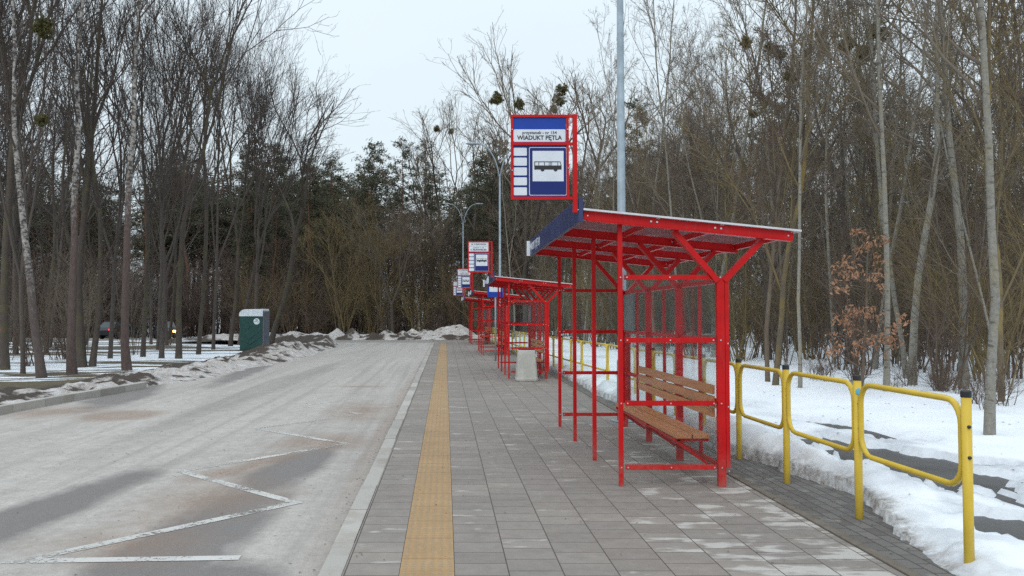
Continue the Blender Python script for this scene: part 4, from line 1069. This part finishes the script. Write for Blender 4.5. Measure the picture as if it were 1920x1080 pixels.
def shrub(seed, H, ns, mc, dens=1.0, spread=0.35):
    g = Grow(seed); rr = g.r
    cfg = [(5, 0.10, 0.04, 9 * dens, 32, 0.45, 0.006), (3, 0.15, 0.03, 5 * dens, 36, 0.5, 0.0045), (2, 0.18, 0.02, 0, 0, 0, 0.0038)]
    for k in range(ns):
        a = rr.uniform(0, 6.28); s_ = rr.uniform(0, 0.3)
        g.branch((math.cos(a) * s_, math.sin(a) * s_, -0.15), (math.cos(a) * spread * rr.random(), math.sin(a) * spread * rr.random(), 1), H * rr.uniform(0.55, 1), rr.uniform(0.012, 0.028), 0, cfg)
    c = MB()
    for P, Q, k in g.cr: c.tube(P, Q, k, cap=False)
    return c.mesh('stems', mc, True, False)
def tuft_mesh(name, m, centers, size, n, rg, elong=1.0, droop=0.0):
    """small leaf-like faces scattered round each centre"""
    V = []; Fc = []
    for c, s_ in centers:
        for k in range(n):
            d = np.array([rg.gauss(0, 1), rg.gauss(0, 1), rg.gauss(0, 0.8)]); d /= np.linalg.norm(d) + 1e-9
            p = np.array(c) + d * s_ * rg.uniform(0.15, 1.0)
            a = np.array([rg.gauss(0, 1), rg.gauss(0, 1), rg.gauss(0, 1) - droop]); a += d * 0.8; a /= np.linalg.norm(a) + 1e-9
            b_ = np.cross(a, [rg.gauss(0, 1), rg.gauss(0, 1), rg.gauss(0, 1)]); b_ /= np.linalg.norm(b_) + 1e-9
            L = size * rg.uniform(0.6, 1.3); W = L / elong * 0.5; i = len(V)
            V += [p - a * L * 0.5, p + b_ * W * 0.5, p + a * L * 0.5, p - b_ * W * 0.5]; Fc.append((i, i + 1, i + 2, i + 3))
    mb = MB(); mb.add(V, Fc); return mb.mesh(name, m, False, False)
def pine(seed, H, first, n=22, tw=2.6):
    rg = random.Random(seed); tr = MB()
    P = [(rg.gauss(0, .06) * k / 3, rg.gauss(0, .06) * k / 3, -0.2 + H * k / 8) for k in range(9)]
    tr.tube(P, [0.19 * (1 - 0.9 * k / 8) for k in range(9)], 8, cap=False)
    cs = []
    for k in range(n * 3):
        t = first + (1 - first) * (k / (n * 3)); z = H * t; tt = (t - first) / (1 - first); rad = tw * (math.sqrt(max(0, 1 - tt ** 2.6)) * (0.55 + 0.45 * min(1, tt * 3))) * rg.uniform(0.4, 1.1) + 0.2
        az = rg.uniform(0, 6.28); up = rg.uniform(-0.05, 0.35)
        tr.tube([(0, 0, z), (math.cos(az) * rad * .5, math.sin(az) * rad * .5, z + up * rad * .4), (math.cos(az) * rad, math.sin(az) * rad, z + up * rad)], [0.04, 0.025, 0.01], 3, cap=False)
        for q in range(1 + int(rad * 2.0)):
            f = rg.uniform(0.35, 1.0)
            cs.append(((math.cos(az) * rad * f + rg.gauss(0, .22), math.sin(az) * rad * f + rg.gauss(0, .22), z + up * rad * f + rg.gauss(0, .12)), rg.uniform(0.3, 0.6)))
    cm = tuft_mesh('crown', M['needles'], cs, 0.36, 20, rg, 2.4)
    return tr.mesh('trunk', M['bark_pine'], True, False), cm

PROTO = {}
def add_proto(key, tm, cm): PROTO[key] = (tm, cm)
for k in range(6): add_proto('dark%d' % k, *vase_tree(10 + k, 19 + k % 3, 0.15 + 0.015 * (k % 3), M['bark_grey'] if k % 2 else M['bark_moss'], M['twig_dark'], (0.34, 0.22, 0.42, 0.28, 0.5, 0.36)[k], (9, 25), 6, 0.85, 0.034, 2, 0.48, 0.065))
add_proto('multi', *tall_tree(31, 17, 0.17, 0.28, 11, M['bark_moss'], M['twig_dark'], 0.30, 34, stems=3, up=0.06, dens=0.7))
add_proto('birch', *tall_tree(41, 19, 0.17, 0.34, 15, M['bark_birch'], M['twig_dark'], 0.24, 36, up=0.03, dens=0.72))
add_proto('birchred', *tall_tree(42, 19, 0.17, 0.34, 15, M['bark_birch_low'], M['twig_dark'], 0.24, 36, up=0.03, dens=0.72))
add_proto('redfoot', *tall_tree(43, 18, 0.16, 0.34, 20, M['bark_red'], M['twig_dark'], 0.28, 36))
for k in range(3): add_proto('aspen%d' % k, *tall_tree(50 + k, 17 + k, 0.105, 0.26, 20, M['bark_aspen'], M['twig_grey'], 0.28, 46, up=0.035, fork=k == 1, dens=0.85))
for k in range(3): add_proto('pole%d' % k, *tall_tree(60 + k, 11 + 2 * k, 0.062, 0.16, 20, (M['bark_brown'], M['bark_yellow'], M['bark_aspen'])[k], (M['twig_brown'], M['twig_yellow'], M['twig_grey'])[k], 0.27, 42, up=0.05, dens=0.9, wig=0.07))
add_proto('broad', *vase_tree(71, 15, 0.20, M['bark_yellow'], M['twig_yellow'], 0.16, (16, 34), 6, 0.80, 0.03, 3, 1.1, 0.08))
add_proto('broad2', *vase_tree(72, 17, 0.19, M['bark_grey'], M['twig_grey'], 0.26, (12, 28), 6, 0.82, 0.04, 2, 0.8, 0.07))
add_proto('broad3', *vase_tree(73, 16, 0.17, M['bark_brown'], M['twig_brown'], 0.20, (14, 30), 6, 0.80, 0.035, 3, 1.1, 0.07))
for k in range(3): add_proto('pine%d' % k, *pine(80 + k, 19 + 1.5 * k, (0.52, 0.44, 0.34)[k], tw=2.5))
SHR = [shrub(91, 3.2, 9, M['twig_brown']), shrub(92, 4.6, 8, M['twig_yellow'], 1.1), shrub(93, 2.2, 10, M['twig_brown'], 0.9, 0.5), shrub(94, 5.5, 7, M['twig_grey'], 1.1)]

def plant(key, x, y, z, h=None, rz=0.0, lean=(0, 0), label='', cat='tree', group=None, name='tree', fat=1.0, true=False):
    tm, cm = PROTO[key]
    if true:                                   # take the trunk's own lean out first
        tx, ty = TIP[key]; nx = tx * math.cos(rz) - ty * math.sin(rz)
        lean = (lean[0] - math.degrees(math.atan(nx * fat / PLAIN[key])) * 1.0, lean[1])
    root = empty(name, (x, y, z), label, cat, group)
    H = PLAIN[key]; s_ = (h / H) if h else 1.0
    root.rotation_euler = Euler((R(lean[1]), R(lean[0]), 0)); root.scale = (s_ * fat, s_ * fat, s_)
    for nm, me_ in (('trunk', tm), ('crown', cm)):
        o = bpy.data.objects.new(nm, me_); COL.objects.link(o); o.parent = root; o.rotation_euler = (0, 0, rz)
    return root
def top_z(me):
    V = np.zeros(len(me.vertices) * 3, np.float32); me.vertices.foreach_get('co', V); return float(np.percentile(V[2::3], 99.7))
PLAIN = {k: max(top_z(PROTO[k][0]), top_z(PROTO[k][1])) for k in PROTO}
def tip_of(me):
    V = np.zeros(len(me.vertices) * 3, np.float32); me.vertices.foreach_get('co', V); V = V.reshape(-1, 3); k = V[:, 2] > V[:, 2].max() * 0.55
    k &= V[:, 2] < V[:, 2].max() * 0.65; m_ = V[k].mean(0); return (m_[0] / 0.6, m_[1] / 0.6)
TIP = {k: tip_of(PROTO[k][0]) for k in PROTO}
RG = random.Random(77)

# --- left trees that stand out: (kind, base u, base v, height, lean deg (x), label)
LEFT = [
 ('birch', 78, 709, 17, -8.5, 1.0, 'leaning birch with rough black and white bark at the far left edge', 'birch'),
 ('birchred', 135, 704, 17, -2.5, 1.05, 'birch with a white upper trunk and a plain grey foot beside the leaning birch', 'birch'),
 ('birchred', 238, 696, 18, -0.8, 1.0, 'straight birch with a reddish brown lower trunk behind the dirt and snow bank', 'birch'),
 ('multi', 164, 687, 17, 1, 1.2, 'thick tree forking near the ground into mossy stems', 'tree'),
 ('dark1', 43, 700, 16, -1.5, 0.7, 'plain grey trunk just left of the leaning birch foot', 'tree'),
 ('dark3', 206, 672, 17, 1.5, 0.85, 'slim dark tree left of the reddish trunk', 'tree'),
 ('dark0', 335, 671, 19, 2.5, 1.0, 'broad dark trunk rising right of the glowing orange headlight', 'tree'),
 ('dark2', 268, 668, 18, 2.0, 0.8, 'dark tree between the reddish trunk and the orange headlight', 'tree'),
 ('dark1', 303, 671, 19, 2.2, 0.9, 'grey tree just left of the orange headlight', 'tree'),
 ('dark2', 372, 664, 19, 3.0, 0.75, 'narrow dark tree behind the first brown soil heap', 'tree'),
 ('dark3', 400, 655, 20, 2.5, 0.75, 'thin grey tree left of the green toilet cabin', 'tree'),
 ('dark0', 432, 648, 21, 4.0, 1.0, 'tall dark tree next to the green toilet cabin, leaning slightly over the road', 'tree'),
]
placed = []; LT = []
def gl_pos(u, v):
    z = -0.1
    for _ in range(6): x, y = G(u, v, z); z = ground_left(x, y)
    return x, y, z
for key, u, v, h, ln, fat, lab, cat in LEFT:
    x, y, z = gl_pos(u, v); fat *= 0.86
    LT.append(plant(key, x, y, z - 0.05, h, RG.uniform(0, 6.28), (ln, RG.uniform(-1, 2)), lab, cat, None, 'birch_tree' if cat == 'birch' else 'bare_tree', fat, True)); placed.append((x, y))
# the leaning one behind the toilet
plant('dark2', -11.2, 54.5, -0.4, 18, 2.2, (11, 0), 'dark tree leaning strongly to the right behind the green toilet cabin', 'tree', None, 'bare_tree', 1.25, True)
# the rest of the left grove
n = 0; tries = 0
while n < 27 and tries < 4000:
    tries += 1
    y = RG.uniform(25, 66); x = RG.uniform(-0.62 * y - 2, -8.5 if y < 40 else -12.5)
    if y < 27 and x > -10.5: continue
    if abs(x + 10.4) < 2.2 and y < 47: continue
    if x + y * 0.232 > 0 and y < 60 and x > -12: continue
    if any((x - a) ** 2 + (y - b) ** 2 < 2.0 for a, b in placed): continue
    placed.append((x, y)); n += 1
    plant(RG.choice(['dark0', 'dark1', 'dark2', 'dark3', 'dark4', 'dark5']), x, y, ground_left(x, y) - .05, RG.uniform(14, 20), RG.uniform(0, 6.28), (RG.uniform(-1, 7), RG.uniform(-2, 2)),
          'tall bare dark-stemmed tree in the left grove beyond the soil heaps', 'tree', 'bare trees of the left grove', 'bare_tree', RG.uniform(0.7, 1.1))

# --- beyond the end of the road
BACK = [('broad2', 738, 62.0, 10.5, -3, 1.0, 'pale-trunked broad tree right behind the middle of the far snow bank', 0),
        ('broad', 722, 65.0, 9.5, -6, 0.9, 'mossy yellow-green tree left of the pale-trunked one beyond the road', 0),
        ('broad', 640, 66.0, 11, -4, 1.0, 'spreading yellowish bare tree behind the left part of the far snow bank', 0),
        ('broad2', 900, 74.0, 21, 0, 1.1, 'tall bare tree with mistletoe rising behind the small shelter signs', 0),
        ('broad2', 850, 78.0, 21, -8, 1.1, 'bare tree leaning left with two mistletoe balls against the sky', 0),
        ('broad2', 985, 62.0, 20, 2, 1.0, 'tall bare tree with mistletoe just left of the WIADUKT PĘTLA sign top', 0),
        ('broad2', 1052, 66.0, 24, 0, 1.0, 'high bare tree with dark mistletoe clumps above the WIADUKT PĘTLA sign', 0),
        ('aspen1', 962, 55.0, 14, 0, 0.9, 'grey-stemmed tree right of the far lamp poles', 0)]
BT = []
for key, u, y, h, ln, fat, lab, _ in BACK:
    x = (u - U0) / F * y; BT.append(plant(key, x, y, -0.15, h, RG.uniform(0, 6.28), (ln, 0), lab, 'tree', None, 'bare_tree', fat, True)); placed.append((x, y))
for k in range(70):
    y = RG.uniform(70, 100); x = RG.uniform(-0.24 * y, 0.26 * y)
    plant('pine%d' % RG.randrange(3), x, y, -0.3, (1.9 + 0.195 * y) * RG.uniform(0.55, 1.08), RG.uniform(0, 6.28), (RG.uniform(-1.5, 1.5), 0), 'dark green pine in the forest beyond the end of the road', 'pine tree', 'pines beyond the road end', 'pine_tree', RG.uniform(0.85, 1.2))
for k in range(38):
    y = RG.uniform(70.5, 82); x = RG.uniform(-0.22 * y, 0.10 * y)
    plant(RG.choice(['broad3', 'broad3', 'broad2', 'dark1', 'broad', 'dark3']), x, y, -0.2, RG.uniform(6.5, 11.5), RG.uniform(0, 6.28), (RG.uniform(-5, 5), RG.uniform(-3, 3)), 'bare brown tree in the thicket in front of the far pines', 'tree', 'bare trees before the far pines', 'bare_tree', RG.uniform(0.6, 1.0))

# --- the wood on the right
def wood_edge(y): return interp(y, [(10, 7.6), (14, 9.2), (18, 9.4), (23, 8.6), (30, 7.9), (40, 7.0), (55, 6.2), (70, 6)])
RIGHT = [('aspen0', 1808, 732, 19, 0.8, 1.15, 'thick pale aspen trunk right of the brown-leaved oak', 0.0),
         ('aspen2', 1857, 818, 16, 1.5, 0.95, 'nearer pale aspen with a blackened foot right of the railing end', 0.0),
         ('pole1', 1880, 760, 12, 3, 1.3, 'yellow-lichened stem just behind the two pale aspens at the right edge', 0.0),
         ('aspen2', 1663, 741, 18, -1, 0.8, 'straight grey trunk directly behind the brown oak leaves', 0),
         ('pole1', 1452, 722, 14, 4, 1.4, 'orange-yellow lichened sapling above the right end of the shelter roof', 0),
         ('pole0', 1440, 716, 12, 0.5, 1.1, 'slim brown sapling right of the nearest shelter back post', 0),
         ('aspen2', 1500, 728, 17, 0, 0.6, 'narrow grey sapling left of the brown-leaved oak', 0),
         ('aspen1', 1700, 716, 19, -4, 0.8, 'grey forked tree leaning left behind the brown-leaved oak', 0)]
RIGHT = [(a, b_, c, d, e, f * 0.68, g, h) for a, b_, c, d, e, f, g, h in RIGHT]
RT = []
for key, u, v, h, ln, fat, lab, _ in RIGHT:
    z = 0.1; x, y = G(u, v, z); RT.append(plant(key, x, y, z - .05, h, RG.uniform(0, 6.28), (ln, RG.uniform(-1, 1)), lab, 'tree', None, 'bare_tree', fat, True)); placed.append((x, y))
n = 0; tries = 0
while n < 185 and tries < 8000:
    tries += 1
    y = RG.uniform(15, 68); e = wood_edge(y)
    x = e + abs(RG.gauss(0, 1)) * (3 + y * 0.16)
    if x > 0.72 * y + 2: continue
    if any((x - a) ** 2 + (y - b) ** 2 < (0.5 if y < 30 else 1.0) for a, b in placed): continue
    placed.append((x, y)); n += 1; d_ = x - e
    key = RG.choice(['pole0', 'pole0', 'pole1', 'pole2', 'pole2', 'aspen0', 'aspen2'] if d_ < 3 else ['pole2', 'pole0', 'aspen0', 'aspen1', 'aspen2', 'broad3', 'broad2', 'pole1'] if y > 26 else ['pole2', 'pole0', 'pole1'])
    h = {'p': RG.uniform(7, 13), 'a': RG.uniform(13, 19), 'b': RG.uniform(11, 16)}[key[0]]
    lab, grp = {'pole0': ('thin brown bare sapling in the thicket behind the snowy footpath', 'brown saplings of the right wood'),
                'pole1': ('thin yellowish lichened bare sapling in the thicket behind the snowy footpath', 'yellow saplings of the right wood'),
                'pole2': ('thin grey bare sapling in the thicket behind the snowy footpath', 'grey saplings of the right wood')}.get(key, ('tall grey bare tree deep in the right wood', 'tall trees of the right wood'))
    plant(key, x, y, 0.0, h, RG.uniform(0, 6.28), (RG.gauss(0, 4 if key[0] == 'p' else 2), RG.gauss(0, 3)), lab, 'tree', grp, 'sapling' if key[0] == 'p' else 'bare_tree', RG.uniform(0.5, 0.95))
for k in range(14):
    y = RG.uniform(48, 85); x = wood_edge(y) + RG.uniform(4, 0.5 * y)
    plant('pine%d' % RG.randrange(3), x, y, -0.1, RG.uniform(11, 17), RG.uniform(0, 6.28), (0, 0), 'dark green pine behind the bare saplings of the right wood', 'pine tree', 'pines of the right wood', 'pine_tree', 1.0)

# --- undergrowth
def put_shrub(k, x, y, z, s_, label, group, zs=1.0):
    o = bpy.data.objects.new('shrub', SHR[k]); COL.objects.link(o); o.location = (x, y, z); o.rotation_euler = (0, 0, RG.uniform(0, 6.28)); o.scale = (s_, s_, s_ * zs)
    return tag(o, label, 'shrub', group)
for k in range(120):
    y = RG.uniform(16, 66) ** 1.0; x = wood_edge(y) + abs(RG.gauss(0.4, 1)) * (1.2 + y * 0.10)
    if x > 0.72 * y + 2: continue
    put_shrub(RG.choice([0, 1, 3, 1, 0, 2]), x, y, 0.02, RG.uniform(0.6, 1.25), 'bare twiggy shrub in the undergrowth of the right wood', 'undergrowth shrubs of the right wood')
for k in range(75):
    y = RG.uniform(64, 74); x = RG.uniform(-0.24 * y, 0.09 * y)
    put_shrub(RG.choice([0, 0, 2, 1]), x, y, -0.15, RG.uniform(0.8, 1.5), 'reddish brown bare bush behind the far snow bank', 'bushes behind the far snow bank')
for k in range(24):
    y = RG.uniform(28, 60); x = RG.uniform(-0.6 * y, -14)
    put_shrub(RG.choice([2, 3, 0]), x, y, ground_left(x, y), RG.uniform(0.5, 1.0), 'low bare bush between the trunks of the left grove', 'bushes of the left grove')
for k in range(18):
    y = RG.uniform(13, 20); x = wood_edge(y) - RG.uniform(-0.3, 0.9)
    if x > 0.66 * y: continue
    put_shrub(2, x, y, 0.10, RG.uniform(0.18, 0.4), 'dry weed stalks poking out of the snow at the wood edge', 'weed stalks at the wood edge')

# --- young oak keeping its brown leaves
def oak():
    x, y = G(1611, 742, 0.12)
    root = empty('oak_sapling', (x, y, 0.08), 'young oak still holding dry orange-brown leaves at the wood edge', 'oak sapling')
    g = Grow(123); rr = g.r; H = 3.0
    P, Q = g.line((0, 0, -0.2), (0.10, 0, 1), H, 0.035, 0.008, 10, 0.05, 0.02); g.tr.append((P, Q))
    cfg = [(4, 0.12, 0.03, 5, 40, 0.5, 0.006), (3, 0.15, 0.0, 0, 0, 0, 0.004)]
    for k in range(26):
        q, dd, r_ = g.at(P, Q, rr.uniform(0.2, 1)); az = rr.uniform(0, 6.28)
        g.branch(q, rot_about(dd, np.array([math.cos(az), math.sin(az), .1]), R(rr.uniform(50, 80))), rr.uniform(0.35, 0.75), 0.012, 0, cfg)
    cs = []
    for P_, Q_, k in g.cr:
        if rr.random() < 0.5: cs.append((tuple(P_[-1]), rr.uniform(0.10, 0.2)))
    tm, cm = g.meshes(M['bark_brown'], M['twig_brown'])
    for nm, me_ in (('trunk', tm), ('branches', cm)):
        o = bpy.data.objects.new(nm, me_); COL.objects.link(o); o.parent = root
    o = bpy.data.objects.new('leaves', tuft_mesh('leaves', M['oak_leaf'], cs, 0.085, 14, rr, 1.2, 0.9)); COL.objects.link(o); o.parent = root
oak()

# --- mistletoe balls, growing on the trees named in their labels
def mistletoe_mesh(seed):
    rg = random.Random(seed); cs = []
    for k in range(70):
        d = Vector((rg.gauss(0, 1), rg.gauss(0, 1), rg.gauss(0, 1))).normalized() * rg.uniform(0.15, 0.52) ; cs.append((tuple(d), 0.13))
    return tuft_mesh('mistletoe', M['mistletoe'], cs, 0.17, 30, rg, 2.0)
MIS = [mistletoe_mesh(5), mistletoe_mesh(6)]
bpy.context.view_layer.update()
def mist(u, v, y, dpx, tree):
    x = (u - U0) / F * y; yc = (540 - v) / F
    z = EYE + y * math.tan(PITCH + math.atan(yc))
    o = bpy.data.objects.new('mistletoe', MIS[RG.randrange(2)]); COL.objects.link(o)
    s_ = dpx / F * y / 1.05; mw = Matrix.Translation((x, y, z)) @ Matrix.Rotation(RG.uniform(0, 6), 4, 'Z') @ Matrix.Diagonal((s_, s_, s_ * 1.05, 1))
    o.parent = tree; o.matrix_parent_inverse = tree.matrix_world.inverted(); o.matrix_basis = mw
R1 = plant('broad2', (1440 - U0) / F * 27, 27, 0, 11.2, 1.0, (-3, 0), 'tall bare tree with four round mistletoe balls in its crown, right of the lamp pole', 'tree', None, 'bare_tree', 1.0)
R2 = plant('broad2', (1590 - U0) / F * 25, 25, 0, 10.6, 2.4, (-1, 0), 'tall dark tree whose crown holds the biggest mistletoe balls on the right', 'tree', None, 'bare_tree', 1.0)
bpy.context.view_layer.update()
for u, v, d in ((1404, 80, 26), (1446, 88, 20), (1465, 100, 30), (1417, 213, 18)): mist(u, v, 27, d, R1)
for u, v, d in ((1548, 66, 26), (1550, 88, 24), (1595, 84, 34), (1488, 145, 24), (1655, 62, 40), (1632, 98, 34)): mist(u, v, 25, d, R2)
for u, v, d in ((1056, 168, 24), (1050, 188, 26), (1040, 204, 18)): mist(u, v, 66, d, BT[6])
for u, v, d in ((975, 195, 24), (932, 186, 28)): mist(u, v, 62, d, BT[5])
mist(74, 52, 24.2, 44, LT[4]); mist(72, 225, 24.2, 26, LT[4])
for u, v, d in ((819, 242, 14), (846, 247, 12)): mist(u, v, 78, d, BT[4])

# ------------------------------------------------------------------ the far woods that close every gap: one mass
def merge_far():
    rg = random.Random(9)
    tv, tf, off = [], [], 0
    spots = []
    for k in range(150):
        y = rg.uniform(92, 125); x = rg.uniform(-0.68 * y - 8, -0.16 * y); spots.append((x, y, 'pine%d' % rg.randrange(3), rg.uniform(15, 21)))
    for k in range(60):
        y = rg.uniform(92, 115); x = rg.uniform(-0.2 * y, 0.3 * y); spots.append((x, y, 'pine%d' % rg.randrange(3), (1.9 + 0.19 * y) * rg.uniform(0.7, 0.95)))
    for k in range(110):
        y = rg.uniform(30, 100); x = wood_edge(y) + 9 + y * 0.12 + rg.uniform(0, 0.55 * y); spots.append((x, y, 'pine%d' % (1 + rg.randrange(2)), rg.uniform(8, 13)))
    return spots
FAR = merge_far()
def mesh_arrays(me):
    V = np.zeros(len(me.vertices) * 3, np.float32); me.vertices.foreach_get('co', V)
    L = np.zeros(len(me.loops), np.int32); me.loops.foreach_get('vertex_index', L)
    return V.reshape(-1, 3), L.reshape(-1, 4)
def far_object(name, part, m, every=1):
    Vs, Fs, off = [], [], 0; cache = {}
    for (x, y, key, h) in FAR:
        if key not in cache: cache[key] = mesh_arrays(PROTO[key][part])
        V, Q = cache[key]
        if part == 1: Q = Q[(np.arange(len(Q)) % 2) == 0]
        a = (x * 13.1 + y * 7.7) % 6.28; s_ = h / PLAIN[key]
        c, s2 = math.cos(a), math.sin(a)
        W = np.stack([(V[:, 0] * c - V[:, 1] * s2) * s_ * 1.5 + x, (V[:, 0] * s2 + V[:, 1] * c) * s_ * 1.5 + y, V[:, 2] * s_ - 0.7], 1)
        Vs.append(W); Fs.append(Q + off); off += len(V)
    V = np.concatenate(Vs); Q = np.concatenate(Fs)
    me = bpy.data.meshes.new(name); me.vertices.add(len(V)); me.vertices.foreach_set('co', V.ravel().astype(np.float32))
    me.loops.add(Q.size); me.loops.foreach_set('vertex_index', Q.ravel().astype(np.int32))
    me.polygons.add(len(Q)); me.polygons.foreach_set('loop_start', np.arange(0, Q.size, 4, dtype=np.int32)); me.polygons.foreach_set('loop_total', np.full(len(Q), 4, np.int32))
    me.materials.append(m); me.update(); me.validate()
    o = bpy.data.objects.new(name, me); COL.objects.link(o); return o
wd = empty('woods', (0, 0, 0), 'dark far forest mass behind the grove and round the road end', 'woods'); wd['kind'] = 'stuff'
for nm, part, m in (('trunks', 0, M['bark_pine']), ('needles', 1, M['needles'])):
    o = far_object(nm, part, m); o.parent = wd; o['kind'] = 'stuff'
def brush():
    rg = random.Random(19); Vs, Fs, off = [], [], 0; src = [mesh_arrays(m_) for m_ in SHR]
    for k in range(330):
        if k < 190: y = rg.uniform(79, 98); x = rg.uniform(-0.66 * y - 4, -0.12 * y)
        elif k < 250: y = rg.uniform(74, 92); x = rg.uniform(-0.2 * y, 0.14 * y)
        else: y = rg.uniform(24, 80); x = wood_edge(y) + 4.5 + y * 0.08 + rg.uniform(0, 0.45 * y)
        V, Q = src[rg.choice((0, 1, 3, 0))]; Q = Q[np.arange(len(Q)) % 3 != 0]; a = rg.uniform(0, 6.28); s_ = rg.uniform(1.2, 2.2) if k < 250 else rg.uniform(0.8, 1.4)
        c, s2 = math.cos(a), math.sin(a)
        Vs.append(np.stack([(V[:, 0] * c - V[:, 1] * s2) * s_ * 1.25 + x, (V[:, 0] * s2 + V[:, 1] * c) * s_ * 1.25 + y, V[:, 2] * s_ - (0.6 if k < 250 else 0.1)], 1)); Fs.append(Q + off); off += len(V)
    V = np.concatenate(Vs); Q = np.concatenate(Fs); me = bpy.data.meshes.new('brush'); me.vertices.add(len(V)); me.vertices.foreach_set('co', V.ravel().astype(np.float32))
    me.loops.add(Q.size); me.loops.foreach_set('vertex_index', Q.ravel().astype(np.int32))
    me.polygons.add(len(Q)); me.polygons.foreach_set('loop_start', np.arange(0, Q.size, 4, dtype=np.int32)); me.polygons.foreach_set('loop_total', np.full(len(Q), 4, np.int32))
    me.materials.append(m_twig('twigs_undergrowth', (0.085, 0.061, 0.050), (0.150, 0.110, 0.090))); me.update(); print('brush faces', len(Q))
    o = bpy.data.objects.new('brush', me); COL.objects.link(o); o.parent = wd; o['kind'] = 'stuff'
brush()
print('objects', len(sc.objects))
